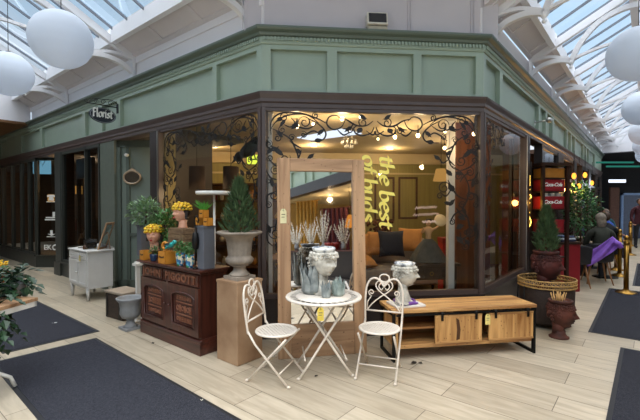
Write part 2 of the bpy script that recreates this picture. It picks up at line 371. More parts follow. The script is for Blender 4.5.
# ---- glazed roofs of the two arcades
def arch_pts(pts, n=7): return spline(pts, n)
def roof(F, sg, s0, s1, qr, trusses, barstep):
    G = lambda s, q, z: (sg*s, -q, z)
    zr = lambda q: 4.10 + .52*min(q, 2*qr-q)
    W2 = 2*qr
    # boarded soffit, eaves beam, ridge
    so = MB()
    for a, b in ((0, .36), (W2-.36, W2)):
        so.add([G(s0,a,zr(a)-.08),G(s1,a,zr(a)-.08),G(s1,b,zr(b)-.08),G(s0,b,zr(b)-.08),G(s0,a,zr(a)),G(s1,a,zr(a)),G(s1,b,zr(b)),G(s0,b,zr(b))],
               [(0,1,2,3),(7,6,5,4),(0,4,5,1),(1,5,6,2),(2,6,7,3),(3,7,4,0)])
        s = s0 + .1
        k = .035 if a == 0 else -.035
        while s < s1:      # raised battens round sunk panels
            for (sa, sb, qa, qb) in ((s, s+.07, a, b), (s+.07, s+1.0, a, a+.05), (s+.07, s+1.0, b-.05, b)):
                so.add([G(sa,qa,zr(qa)-.08),G(sb,qa,zr(qa)-.08),G(sb,qb,zr(qb)-.08),G(sa,qb,zr(qb)-.08)]+[G(sa,qa,zr(qa)-.10),G(sb,qa,zr(qa)-.10),G(sb,qb,zr(qb)-.10),G(sa,qb,zr(qb)-.10)],
                       [(3,2,1,0),(4,5,6,7),(0,1,5,4),(1,2,6,5),(2,3,7,6),(3,0,4,7)])
            s += 1.0
    struct('ceiling', so, SOFFIT, F.o, F.a)
    be = MB()
    for q in (.36, W2-.36):
        z = zr(q); be.prism([(-q-.03,z-.17),(-q+.05,z-.17),(-q+.05,z+.06),(-q-.03,z+.06)], sg*s0, sg*s1, 'x')
    z = zr(qr); be.prism([(-qr-.05,z-.2),(-qr+.05,z-.2),(-qr+.05,z+.05),(-qr-.05,z+.05)], sg*s0, sg*s1, 'x')
    struct('ceiling_beam', be, WHITE_B, F.o, F.a)
    gl = MB()
    for a, b in ((.36, qr), (W2-.36, qr)):
        gl.add([G(s0,a,zr(a)+.03),G(s1,a,zr(a)+.03),G(s1,b,zr(b)+.03),G(s0,b,zr(b)+.03)], [(0,1,2,3)])
    struct('ceiling_glazing', gl, ROOFGLASS, F.o, F.a)
    ba = MB(); s = s0
    while s <= s1:
        for a, b in ((.36, qr), (W2-.36, qr)):
            d = .010
            ba.add([G(s-d,a,zr(a)+.0),G(s+d,a,zr(a)+.0),G(s+d,b,zr(b)+.0),G(s-d,b,zr(b)+.0),G(s-d,a,zr(a)+.04),G(s+d,a,zr(a)+.04),G(s+d,b,zr(b)+.04),G(s-d,b,zr(b)+.04)],
                   [(0,1,2,3),(7,6,5,4),(0,4,5,1),(1,5,6,2),(2,6,7,3),(3,7,4,0)])
        s += barstep
    struct('ceiling_glazing_bar', ba, mat('lead_grey', '#6d7480', .5, var=.05), F.o, F.a)
    for st in trusses:
        t = MB()
        def fin(poly, th):      # outline in (q,z) with thickness along the arcade
            a, b = sg*st-th/2, sg*st+th/2
            t.prism([(-q, z) for q, z in poly], a, b, 'x')
        def strip(pts, w, th):
            pts = [Vector((p[0], p[1], 0)) for p in pts]
            for i in range(len(pts)-1):
                d = (pts[i+1]-pts[i]).normalized(); nrm = Vector((-d.y, d.x, 0))*w/2
                a, b = pts[i]-d*.004, pts[i+1]+d*.004
                fin([(a.x-nrm.x,a.y-nrm.y),(b.x-nrm.x,b.y-nrm.y),(b.x+nrm.x,b.y+nrm.y),(a.x+nrm.x,a.y+nrm.y)], th)
        k = qr/1.37
        for mir in (0, 1):
            m = (lambda p: (W2-p[0], p[1])) if mir else (lambda p: p)
            S = lambda pts: [m(p) for p in pts]
            strip(S([(0, 3.98), (qr, 3.98+.52*qr)]), .11, .085)
            br = spline([(0,3.73,0),(.18*k,3.86,0),(.4*k,3.90,0),(.6*k,3.86,0)], 6); strip(S([(p.x,p.y) for p in br]), .07, .07)
            br = spline([(0,3.97,0),(.3*k,3.99,0),(.6*k,3.88,0)], 5); strip(S([(p.x,p.y) for p in br]), .045, .06)
            br = spline([(.6*k,3.84,0),(.72*k,4.1,0),(.95*k,4.36,0),(1.2*k,4.47,0),(1.37*k,4.49,0)], 6); strip(S([(p.x,p.y) for p in br]), .075, .07)
            br = spline([(.6*k,3.88,0),(1.0*k,3.985,0),(1.37*k,4.02,0)], 5); strip(S([(p.x,p.y) for p in br]), .04, .045)
            fin(S([(0,3.63),(.05,3.63),(.05,4.0),(0,4.0)]), .1)
            q = m((.6*k, 0))[0]
            t.lathe([(0,-.11),(.02,-.10),(.03,-.08),(.015,-.06),(.025,-.04),(.04,-.02),(.035,.03),(0,.04)], 10, (sg*st, -q, 3.84))
        struct('ceiling_truss', t, WHITE_B, F.o, F.a)
roof(FL, -1, .0, 8.6, 1.7, [.2, 3.1, 6.1], .5)
roof(FR, 1, .0, 15.5, 1.37, [.3, 2.39, 4.4, 6.4, 8.4, 10.4, 12.4, 14.4], .5)
# white gables that close the two glazed roofs, with a lower roof beyond each
g = MB(); g.prism([(-3.4,3.62),(0,3.62),(0,4.1),(-1.7,5.0),(-3.4,4.1)], -8.75, -8.6, 'x'); struct('wall_gable_left', g, WHITE, FL.o, FL.a)
g = MB(); g.box(-13.5, -8.6, -3.4, 0, 3.56, 3.62); g.box(-13.5,-13.3,-3.4,.2,0,3.6); struct('ceiling_lower_left', g, wood('brown_boards', '#5a3b22', '#7d5530', 1, .5, 4), FL.o, FL.a)
g = MB(); g.prism([(-2.74,3.7),(0,3.7),(0,4.1),(-1.37,4.8),(-2.74,4.1)], 15.5, 15.65, 'x'); struct('wall_gable_right', g, WHITE, FR.o, FR.a)
g = MB(); g.box(15.5, 22, -6, 1, 3.66, 3.7); struct('ceiling_lower_right', g, mat('charcoal_ceiling', '#26262a', .6), FR.o, FR.a)

# ---- riser, posts and the three shop windows
def riser(F, name, x0, x1, m0, m1, h=.48):
    t = MB(); sweep(t, [(0,0),(-.02,0),(-.02,.12),(0,.14),(0,h-.05),(-.04,h-.045),(-.045,h),(.2,h),(.2,0)], x0, x1, m0, m1)
    struct(name, t, BROWN_D, F.o, F.a, bevel=0)
XL = FL.x_at(160)
riser(FL, 'baseboard_left', XL-.06, 0, 0, MITRE); riser(FF, 'baseboard_front', 0, WF, MITRE, MITRE); riser(FR, 'baseboard_right', 0, FR.x_at(526), MITRE, 0)
def window(F, name, x0, x1, pa, pb, extra=()):
    w = thing(name, None, None, F.o, F.a); w['kind'] = 'structure'
    fr = MB()
    fr.box(x0, x0+pa, -.02, .1, .48, Z_GLASS); fr.box(x1-pb, x1, -.02, .1, .48, Z_GLASS)
    fr.box(x0+pa, x1-pb, .0, .07, .48, .53); fr.box(x0+pa, x1-pb, .0, .07, Z_GLASS-.035, Z_GLASS)
    for e in extra: fr.box(e-.01, e+.01, .0, .07, .53, Z_GLASS)
    obj('window_frame', fr, BROWN, w)
    g = MB(); g.add([(x0+pa,.03,.53),(x1-pb,.03,.53),(x1-pb,.03,Z_GLASS-.03),(x0+pa,.03,Z_GLASS-.03)], [(0,1,2,3)])
    obj('pane', g, GLASS, w)
    si = MB(); si.box(x0+pa, x1-pb, .07, .1, .48, .5); obj('window_sill', si, STEEL, w)
    return w
window(FL, 'window_1', XL-.06, 0, .06, .05)
window(FF, 'window_2', 0, WF, .045, .045)
XR = FR.x_at(526)
window(FR, 'window_3', 0, XR, .045, .07)
s = MB(); s.box(-.004,.012,-.03,-.02,.5,2.7); struct('trim_7', s, STEEL, FR.p(XR-.06,0), FR.a)
s = MB(); s.box(-.008,.008,-.03,-.02,.5,2.7); struct('trim_8', s, STEEL, FL.p(XL-.03,0), FL.a)

# ---- the shop inside
def W2F(x, y): return FF.p(x, y)
A_ = FL.p(XL-.06, .05); Bq = FR.p(XR, .05)
E_ = FF.p(-1.15, 2.7); K_ = FF.p(-3.2, 5.0); D_ = None
dB = Vector((.38,1,0)); D_ = Bq + dB*((5.0-(Bq-FF.o).dot(FF.y))/dB.dot(FF.y))
poly = [FF.p(0,.1), FF.p(WF,.1), Bq, D_, K_, E_, A_]
def slab(pts, z0, z1):
    m = MB(); n = len(pts)
    m.add([(p.x,p.y,z0) for p in pts]+[(p.x,p.y,z1) for p in pts], [list(range(n-1,-1,-1)), list(range(n,2*n))]+[(i,(i+1)%n,(i+1)%n+n,i+n) for i in range(n)])
    return m
struct('ceiling_shop', slab(poly, 2.80, 2.85), CREAM)
struct('floor_shop', slab(poly, .0, .05), wood('shop_floor_boards', '#3c2416', '#5d3a22', 0, .4, 3))
def wallseg(name, a, b, m, z0=0, z1=2.85, th=.08):
    d = (b-a).normalized(); n = Vector((-d.y, d.x, 0))*th
    return struct(name, slab([a, b, b+n, a+n], z0, z1), m)
OLIVE = mat('olive_boarding', '#8a8352', .6, var=.12, scale=2, stretch=(14,14,.4))
wallseg('wall_shop_back', D_, K_, OLIVE)
wallseg('wall_shop_left', K_, E_, CREAM)
wallseg('wall_shop_side', E_, A_, mat('warm_cream_wall', '#8f8560', .7, var=.05))
wallseg('wall_shop_right', Bq, D_, mat('russet_wall', '#5f3621', .6, var=.15, scale=3))
# ---- left range beyond the recess: dark shopfront
XP0, XP1 = FL.x_at(100.5), FL.x_at(114.5)
X67, X57 = FL.x_at(62), FL.x_at(56.5)
X36 = FL.x_at(36)
p = MB(); p.box(XP0, XP1, -.0, .12, 0, Z_GLASS); p.box(XP0-.0, XP1, -.02, .14, 0, .2); struct('column', p, mat('grey_green_paint', '#585f55', .45, var=.08), FL.o, FL.a)
p = MB(); p.box(X57, X67, -.03, .25, 0, Z_GLASS); p.box(X57-.02, X67+.02, -.06, .27, 0, .28); struct('column', p, BRONZE, FL.o, FL.a)
def dark_window(name, x0, x1, mull, h=.28, recess=0):
    w = thing(name, None, None, FL.o, FL.a); w['kind'] = 'structure'
    b = MB(); b.box(x0, x1, -.02, .15, 0, h); b.box(x0, x1, -.05, .15, h, h+.03); obj('window_sill', b, BRONZE, w)
    fr = MB()
    for x in mull: fr.box(x-.022, x+.022, -.02, .08, h+.03, Z_GLASS)
    fr.box(x0, x1, -.01, .08, Z_GLASS-.06, Z_GLASS); fr.box(x0, x1, -.01, .08, h+.03, h+.08)
    obj('window_frame', fr, BRONZE, w)
    g = MB(); g.add([(x0,.03,h+.03),(x1,.03,h+.03),(x1,.03,Z_GLASS-.03),(x0,.03,Z_GLASS-.03)], [(0,1,2,3)]); obj('pane', g, GLASS_DK, w)
    return w
dark_window('window_4', X67, XP0, [X67+.03, FL.x_at(86), XP0-.03])
dark_window('window_5', -13, X36, [X36-.03, FL.x_at(29), FL.x_at(21), FL.x_at(12), FL.x_at(3), -11.9, -12.6])
# splayed return and the door set back beside it
ret = at_z(56, 268.3); a = FL.p(X36, 0); 
wv = thing('window_6', None, None, a, 0); wv['kind'] = 'structure'
L_ = .62
b = MB(); b.box(0, L_, -.02, .1, 0, .28); b.box(0, L_, -.05, .1, .28, .31); obj('window_sill', b, BRONZE, wv)
fr = MB(); fr.box(0,.05,-.01,.07,.31,Z_GLASS); fr.box(L_-.05,L_,-.01,.07,.31,Z_GLASS); fr.box(0,L_,-.01,.07,Z_GLASS-.06,Z_GLASS); obj('window_frame', fr, BRONZE, wv)
g = MB(); g.add([(.05,.03,.31),(L_-.05,.03,.31),(L_-.05,.03,2.66),(.05,.03,2.66)], [(0,1,2,3)]); obj('pane', g, GLASS_DK, wv)
dv = thing('door_1', None, None, FL.p(X36+.55, .75), FL.a); dv['kind'] = 'structure'
dd = MB(); dd.box(0,.08,-.03,.05,0,2.7); dd.box(.86,.95,-.03,.05,0,2.7); dd.box(.08,.86,-.03,.05,0,.25); dd.box(.08,.86,-.03,.05,2.2,2.7); obj('door_frame', dd, BRONZE, dv)
g = MB(); g.add([(.08,.01,.25),(.86,.01,.25),(.86,.01,2.2),(.08,.01,2.2)], [(0,1,2,3)]); obj('pane', g, GLASS_DK, dv)
# dark rooms behind, soffits over the recesses
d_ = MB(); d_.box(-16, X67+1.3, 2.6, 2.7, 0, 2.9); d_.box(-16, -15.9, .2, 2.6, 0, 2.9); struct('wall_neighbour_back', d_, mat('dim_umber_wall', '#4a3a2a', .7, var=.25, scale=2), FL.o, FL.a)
lamp(FL.p(-5.2,1.5,2.5),26,'#ffc98a',.1); lamp(FL.p(-9.0,1.5,2.5),40,'#ffd9b0',.1)  # lamps without fixtures, added to brighten the rooms behind the left windows
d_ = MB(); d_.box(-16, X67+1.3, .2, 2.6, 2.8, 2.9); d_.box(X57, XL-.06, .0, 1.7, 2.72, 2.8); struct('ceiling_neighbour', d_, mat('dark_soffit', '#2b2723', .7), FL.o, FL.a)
p = MB(); p.box(XL-.30, XL-.062, .0, .10, 0, Z_GLASS); p.box(XL-.14, XL-.062, .10, 1.0, 0, Z_GLASS); struct('column', p, BROWN_D, FL.o, FL.a)
# pale green splayed entrance: panels, door leaf, frame
ea = FL.p(XP1, .06); eb = FF.p(-1.2, 2.62)
ed = (eb-ea); elen = ed.length; ean = math.atan2(ed.y, ed.x)
ev = thing('door_2', None, None, ea, ean); ev['kind'] = 'structure'
LG = mat('pale_green_panel', '#717c73', .45, var=.06, scale=2)
dd = MB(); dd.box(0, elen, .02, .08, 0, 2.75); obj('door_panel', dd, LG, ev)
dd = MB()
for x in (0.0, .16, elen*.62, elen-.1): dd.box(x, x+.06, -.02, .02, 0, 2.75)
dd.box(0, elen, -.02, .02, 0, .22); dd.box(0, elen, -.02, .02, 2.6, 2.75); dd.box(.2, elen, -.01, .02, 1.0, 1.06); obj('door_frame', dd, mat('grey_green_frame', '#525b53', .4, var=.06), ev)
g = MB(); g.cyl((.2,-.04,2.45),(.2,-.1,2.45),.03,n=12); obj('door_closer', g, METAL_W, ev)

# ---- arcade range to the right of window 3: open dark fronts
XS0 = XR; 
p = MB()
for px, w in ((526,.12),):
    p.box(XR, XR+w, -.03, .2, 0, Z_GLASS)
struct('column', p, BROWN_D, FR.o, FR.a)
dk = MB(); dk.box(XR+.12, XR+1.15, .25, .3, 0, Z_GLASS); struct('door_3', dk, BROWN_D, FR.o, FR.a)
def right_window(name, x0, x1):
    w = thing(name, None, None, FR.o, FR.a); w['kind'] = 'structure'
    fr = MB(); fr.box(x0, x0+.09, -.02, .12, 0, Z_GLASS); fr.box(x1-.09, x1, -.02, .12, 0, Z_GLASS); fr.box(x0,x1,-.01,.1,0,.5); fr.box(x0,x1,0,.08,2.15,2.22); fr.box(x0,x1,0,.08,Z_GLASS-.06,Z_GLASS)
    obj('window_frame', fr, BROWN_D, w)
    g = MB(); g.add([(x0+.09,.03,.5),(x1-.09,.03,.5),(x1-.09,.03,Z_GLASS),(x0+.09,.03,Z_GLASS)], [(0,1,2,3)]); obj('pane', g, GLASS_DK, w)
for i, (a, b) in enumerate(((XR+1.15, XR+3.0),(XR+3.5,XR+5.3),(XR+6.9,XR+8.7),(XR+9.2,XR+11.0),(XR+11.4,15.5))):
    right_window('window_%d' % (7+i), a, b)
for x in (XR+3.0, XR+5.3, XR+8.7): p = MB(); p.box(x, x+.5, -.02, .25, 0, Z_GLASS); struct('column', p, BROWN_D, FR.o, FR.a)
d_ = MB(); d_.box(XR+3.5, 15.6, 1.35, 1.45, 0, 2.9); d_.box(XR+3.5, 15.6, .2, 1.35, 2.8, 2.9); d_.box(15.5,15.6,.2,1.35,0,2.8); struct('wall_cafe_back', d_, mat('dim_brown_wall', '#4a3020', .7, var=.25, scale=2), FR.o, FR.a)
# far end of the right arcade
d_ = MB(); d_.box(20.5, 20.7, -6, 1, 0, 3.7); d_.box(15.5, 20.5, .9, 1, 0, 3.7); struct('wall_end', d_, mat('far_charcoal_wall', '#2a2b30', .6, var=.2), FR.o, FR.a)
# ---- shop across the arcade, behind the viewpoint (seen in the standing mirror)
OA, OB = Vector((2.72, .9, 0)), Vector((2.25,-6.0,0))
FO = Frame((OB.x, OB.y), 0); dO = (OA-OB); FO.a = math.atan2(-dO.y, -dO.x); FO.o = OA.copy(); FO.x = (-dO).normalized(); FO.y = Vector((-FO.x.y, FO.x.x, 0)); LO = dO.length
fascia(FO, 'wall_back', 'trim_9', 0, LO, 0, 0, [(.1,.5),(.62,1.5),(1.62,2.0),(2.12,3.0),(3.12,3.5),(3.62,4.5),(4.62,6.6)])
t = MB(); t.box(0, LO, -.05, .2, 2.62, 2.9); struct('trim_10', t, BROWN_D, FO.o, FO.a)
t = MB(); t.box(-2, LO, .2, 4.5, 2.72, 2.8); struct('ceiling_back_shop', t, CREAM, FO.o, FO.a)
t = MB(); t.box(-2, LO, 4.4, 4.5, 0, 2.8); t.box(LO,LO+.1,0,4.5,0,2.8); t.box(0,.8,3.0,4.4,1.2,2.8); struct('wall_back_shop', t, mat('honey_wall', '#a58d5a', .7, var=.08), FO.o, FO.a)
t = MB(); t.box(0,.12,-.02,.2,0,2.65);  t.box(0,LO,-.02,.2,0,.3); struct('column', t, BROWN_D, FO.o, FO.a)
# ---- the shopfronts that face the two arcades across the floor
def facing(F, sg, q, s0, s1, name, tn):
    mb = MB(); a, b = sorted((sg*s0, sg*s1))
    mb.box(a,b,-q-.2,-q,2.9,3.66); mb.box(a,b,-q-.2,-q+.1,3.6,3.7); mb.box(a,b,-q-.2,-q,3.7,4.05); struct(name, mb, GREEN, F.o, F.a)
    mb = MB(); x = a
    while x < b:
        mb.box(x,x+.12,-q-.2,-q,0,2.9); x += 1.6
    mb.box(a,b,-q-.2,-q,2.7,2.9); mb.box(a,b,-q-.2,-q,0,.4); mb.box(a,b,-q-1.2,-q-1.1,0,2.9); struct(tn, mb, mat('facing_shop_dark','#3a322c',.5,var=.3,scale=3), F.o, F.a)
facing(FL, -1, 3.45, .3, 13, 'wall_facing_left', 'trim_12'); facing(FR, 1, 2.8, -.3, 15.5, 'wall_facing_right', 'trim_13')
# ---------------------------------------------------------------- sky and lamps
w = bpy.data.worlds.new('sky'); bpy.context.scene.world = w; w.use_nodes = True
nt = w.node_tree; nt.nodes.clear(); N = nt.nodes; K = nt.links
out = N.new('ShaderNodeOutputWorld'); bg = N.new('ShaderNodeBackground'); K.new(bg.outputs[0], out.inputs[0])
tc = N.new('ShaderNodeTexCoord'); sx = N.new('ShaderNodeSeparateXYZ'); K.new(tc.outputs['Generated'], sx.inputs[0])
ra = N.new('ShaderNodeValToRGB'); e = ra.color_ramp.elements; e[0].position = .0; e[1].position = .45
e[0].color = (.70,.82,.93,1); e[1].color = (.52,.76,1.0,1)
z_ = ra.color_ramp.elements.new(.72); z_.color = (.84,.84,.83,1)
K.new(sx.outputs['Z'], ra.inputs[0])
no = N.new('ShaderNodeTexNoise'); no.inputs['Scale'].default_value = 3.5; no.inputs['Detail'].default_value = 5; K.new(tc.outputs['Generated'], no.inputs['Vector'])
cr = N.new('ShaderNodeValToRGB'); e = cr.color_ramp.elements; e[0].position, e[1].position = .48, .68; K.new(no.outputs['Fac'], cr.inputs[0])
mx = N.new('ShaderNodeMix'); mx.data_type = 'RGBA'; K.new(cr.outputs[0], mx.inputs['Factor']); K.new(ra.outputs[0], mx.inputs['A']); mx.inputs['B'].default_value = (.80,.86,.94,1)
K.new(mx.outputs['Result'], bg.inputs[0])
# an overcast sky is brightest overhead
mr = N.new('ShaderNodeMapRange'); mr.inputs['From Min'].default_value = .45; mr.inputs['From Max'].default_value = .8; mr.inputs['To Min'].default_value = 1.0; mr.inputs['To Max'].default_value = 6.0
K.new(sx.outputs['Z'], mr.inputs['Value']); K.new(mr.outputs[0], bg.inputs[1])
sc = bpy.context.scene
sc.view_settings.view_transform = 'Standard'; sc.view_settings.look = 'None'; sc.view_settings.gamma = 1; sc.view_settings.exposure = .12
sc.cycles.use_denoising = True; sc.cycles.max_bounces = 10; sc.cycles.transparent_max_bounces = 16; sc.cycles.caustics_reflective = False; sc.cycles.caustics_refractive = False
# ================================================================ GLASS DECALS AND LETTERING
VINYL = mat('black_vinyl', '#0d0c0b', .5, var=0)
YELLOW = mat('yellow_vinyl', '#fff07a', .5, var=.02)
WHITEV = mat('white_vinyl', '#e9e9e4', .5, var=0)
def ribbon(mb, pts, w, y0=.021, y1=.0235, taper=True):
    n = len(pts); P = [Vector((p[0], p[1])) for p in pts]; vs = []
    for i, p in enumerate(P):
        t = P[min(n-1,i+1)] - P[max(0,i-1)]; t = t.normalized() if t.length > 1e-9 else Vector((1,0))
        nn = Vector((-t.y, t.x)); k = w*(.35+.65*math.sin(PI*(i+.5)/n)) if taper else w
        a, b = p-nn*k/2, p+nn*k/2
        vs += [(a.x,y0,a.y),(b.x,y0,b.y),(b.x,y1,b.y),(a.x,y1,a.y)]
    fs = []
    for i in range(n-1):
        for k in range(4): fs.append((i*4+k, i*4+(k+1)%4, i*4+4+(k+1)%4, i*4+4+k))
    fs += [(0,1,2,3), ((n-1)*4+3,(n-1)*4+2,(n-1)*4+1,(n-1)*4)]
    mb.add(vs, fs)
def spiral(c, r, a0, turns=1.4, cw=1):
    n = 26; return [(c[0]+r*(1-.82*i/n)*math.cos(a0+cw*2*PI*turns*i/n), c[1]+r*(1-.82*i/n)*math.sin(a0+cw*2*PI*turns*i/n)) for i in range(n+1)]
def leafshape(mb, a, b, w, y0=.021, y1=.0235):
    a, b = Vector(a), Vector(b); d = b-a; nn = Vector((-d.y, d.x)).normalized()*w
    L = [a, a+d*.25+nn*.55, a+d*.55+nn*.5+nn*.2, a+d*.8+nn*.35, b+nn*.25, a+d*.75-nn*.1, a+d*.45-nn*.45, a+d*.2-nn*.4]
    mb.prism([(p.x,p.y) for p in L][::-1], y0, y1)
# one corner of the scrollwork, drawn once on the front window: (x from the corner, z)
def fpx(p): return FF.hit(p[0], p[1], .022)
STROKES = [
 [(377,121),(384,126),(394,126),(403,121),(411,119)],[(376,127),(379,133),(387,136),(394,134),(396,129),(392,126)],
 [(404,120),(408,128),(416,131),(422,126),(420,119),(413,117),(408,121)],
 [(423,125),(431,121),(445,117),(459,119),(469,125),(475,134)],[(430,125),(440,118),(455,116),(467,118),(474,126),(474,138)],
 [(440,121),(429,127),(423,135),(427,142),(439,143)],[(432,126),(440,131),(450,129),(453,124)],
 [(473,132),(463,137),(456,142),(452,150),(449,159),(452,167),(460,171)],[(446,150),(452,147),(457,143)],
 [(452,166),(461,172),(467,181),(469,190),(467,200),(463,209),(468,219),(470,234),(468,246)],
 [(467,200),(458,196),(452,188),(448,180)],[(455,166),(449,160),(446,152)],[(469,218),(461,214),(456,208)],[(470,172),(464,176),(460,182)]]
SPIRALS = [((387,123),5.5,2.5,-1),((443,125),6.5,0,1),((462,121),5,3,-1),((444,137),3.5,1,1),((464,133),4,2,-1),((461,161),6,2.4,1),((468,141),4,1,1),
           ((470,172),5,2,-1),((444,188),7,0,1),((471,196),5,2,1),((470,232),6.5,1,-1),((466,246),4.5,3,1),((462,205),4,0,1),((458,176),4,1,-1)]
STROKES += [[(384,131),(377,135),(374,131)],[(396,124),(400,129),(407,130)],[(412,131),(406,136),(400,133)],[(428,137),(434,133),(441,136),(447,141)],[(456,121),(452,126),(456,130),(462,128)],[(476,140),(478,148),(472,153),(467,149)],[(449,159),(443,163),(439,158)],[(460,171),(470,167),(476,161)],[(466,181),(474,179),(478,172)],[(469,192),(477,196),(477,204)],[(463,210),(455,214),(450,222)],[(469,225),(476,228),(477,238),(472,244)],[(470,234),(462,239),(460,232)],[(452,188),(446,196),(440,192)]]
SPIRALS += [((400,131),3.5,1,1),((433,118),3.5,2,-1),((476,147),4,2,1),((455,140),3.5,3,-1),((475,160),3.5,0,-1),((476,205),3.5,1,1),((452,222),3.5,2,-1),((440,196),3.5,0,1),((476,182),3,2,-1),((466,232),3,1,-1)]
LEAVES = [((398,127),(405,134),2.5),((425,131),(431,138),2.5),((472,150),(478,158),2.5),((455,172),(463,176),2.5),((449,206),(456,199),2.5),((474,232),(478,222),2.5),((456,236),(464,246),3),((440,160),(434,154),2.5),((388,128),(392,135),3.5),((384,120),(392,115),2.5),((434,143),(426,140),3),((449,126),(455,133),3.5),((462,158),(476,148),3),((446,155),(453,151),2.5),
          ((452,176),(446,168),3),((454,192),(449,182),4),((444,202),(452,206),2.5),((458,216),(466,221),3),((456,228),(465,226),3.5),((472,188),(475,178),2.5),((466,214),(462,206),2.5),((470,244),(464,238),2.5),((463,140),(470,135),2.2),((464,121),(468,126),3),((461,123),(466,131),2.2)]
cx = WF; 
def fl(p): x, z = fpx(p); return (x-WF, z)
def scroll_corner(F, ox, sg, name, label, cut=None, zs=0.0, sx=1.0):
    mb = MB(); k = 4.75/400
    def T(p): return (ox + sg*p[0]*sx, p[1]+zs)
    ok = (lambda p: True) if cut is None else cut
    for st in STROKES:
        q = [T(fl(p)) for p in st]
        q = [(p.x, p.y) for p in spline([(a,b,0) for a,b in q], 6)]
        q = [p for p in q if ok(p)]
        if len(q) > 3: ribbon(mb, q, .020)
    for c, r, a, cw in SPIRALS:
        q = [T((fl(c)[0]+dx, fl(c)[1]+dz)) for dx, dz in spiral((0,0), r*k, a, 1.5, cw)]
        if ok(q[0]): ribbon(mb, q, .0145)
    for a, b, w_ in LEAVES:
        A, B = T(fl(a)), T(fl(b))
        if ok(A): leafshape(mb, A, B, w_*k*1.45*sg)
    o = obj(name, mb, VINYL, None, F.o, F.a); tag(o, label, 'decal', 'black scrollwork decals on the shop glass'); return o
scroll_corner(FF, WF, 1, 'floral_decal', 'black floral scroll decal in the corner beside the white inner post of the front window')
scroll_corner(FF, 0, -1, 'floral_decal', 'black floral scroll decal in the front window corner above the pine mirror')
scroll_corner(FL, 0, 1, 'floral_decal', 'black floral scroll decal on the angled window beside the corner post, with a crow', None, 0, .9)
scroll_corner(FL, XL+.02, -1, 'floral_decal', 'black floral scroll decal on the angled window corner above the bushy potted plant', None, -.02, .9)
scroll_corner(FR, 0.02, -1, 'floral_decal', 'black floral scroll decal on the narrow window nearest the arcade cafe', None, 0, .75)
# crow
mb = MB(); mb.M = Matrix.Translation(FL.p(-.34, .10, 2.27)) @ Matrix.Rotation(FL.a, 4, 'Z') @ Matrix.Rotation(R(-22), 4, 'Y') @ Matrix.Scale(1.15,4)
mb.ell((0,0,0),(.17,.045,.075),16,10); mb.ell((-.19,0,.0),(.075,.035,.055),12,8); mb.tube([(-.24,0,0),(-.34,0,-.012)],.02,6,rs=[.022,.002]); 
for i in range(7):
    mb.leaf((.05+i*.02,-.03,.03-i*.012),(1,-.1,.12-.05*i),(0,0,1),.2,.05)
mb.tube([(0,0,-.06),(-.02,.01,-.14)],.007,5); mb.tube([(.05,0,-.06),(.04,.01,-.14)],.007,5)
tag(obj('crow_ornament', mb, mat('black_feather','#17171b',.55,var=.3,scale=30)), 'black feathered crow ornament perched in the scrollwork of the angled window', 'ornament')

GLYPH = {
 't': (.62, [[(.28,1.45),(.26,.5),(.28,.15),(.42,0),(.62,.12)],[(0,1.0),(.3,1.03),(.6,1.0)]]),
 'h': (.9, [[(.12,1.75),(.12,.9),(.12,0)],[(.12,.6),(.32,.93),(.56,.95),(.66,.7),(.66,.15),(.74,0),(.88,.08)]]),
 'e': (.78, [[(.1,.5),(.45,.52),(.68,.62),(.62,.9),(.4,1),(.16,.8),(.08,.42),(.2,.08),(.45,0),(.7,.2)]]),
 'b': (.85, [[(.12,1.75),(.12,.9),(.12,.15),(.36,0),(.64,.18),(.72,.55),(.6,.92),(.36,.96),(.12,.7)]]),
 's': (.66, [[(.6,.85),(.4,1),(.18,.9),(.16,.7),(.36,.54),(.54,.38),(.54,.14),(.34,0),(.1,.06),(.04,.2)]]),
 'o': (.82, [[(.4,1),(.14,.82),(.08,.45),(.2,.08),(.42,0),(.66,.2),(.72,.58),(.6,.92),(.4,1)]]),
 'f': (.6, [[(.75,1.6),(.6,1.75),(.4,1.65),(.3,1.2),(.24,.3),(.16,-.25),(0,-.45),(-.16,-.38)],[(0,1.0),(.3,1.02),(.6,1.0)]]),
 'u': (.92, [[(.0,.95),(.14,1),(.14,.3),(.26,.02),(.48,.06),(.68,.4)],[(.68,1),(.68,.2),(.76,0),(.92,.1)]]),
 'd': (.95, [[(.68,.75),(.5,.98),(.26,.94),(.1,.62),(.12,.2),(.3,0),(.52,.1),(.68,.4)],[(.7,1.75),(.68,.9),(.68,.2),(.76,0),(.92,.1)]]),
 'F': (.85, [[(.2,1.6),(.2,.8),(.18,0)],[(0,1.5),(.3,1.65),(.6,1.56),(.85,1.66)],[(.2,.85),(.4,.9),(.62,.85)],[(.02,.0),(.2,0),(.36,.03)]]),
 'l': (.4, [[(.12,1.75),(.12,.6),(.14,.12),(.24,0),(.38,.08)]]),
 'r': (.6, [[(0,.92),(.14,1),(.14,.5),(.14,0)],[(.14,.6),(.3,.92),(.46,1),(.58,.88)]]),
 'i': (.4, [[(0,.92),(.14,1),(.14,.3),(.2,0),(.36,.08)],[(.12,1.42),(.17,1.36),(.2,1.42)]]),
 ' ': (.45, [])}
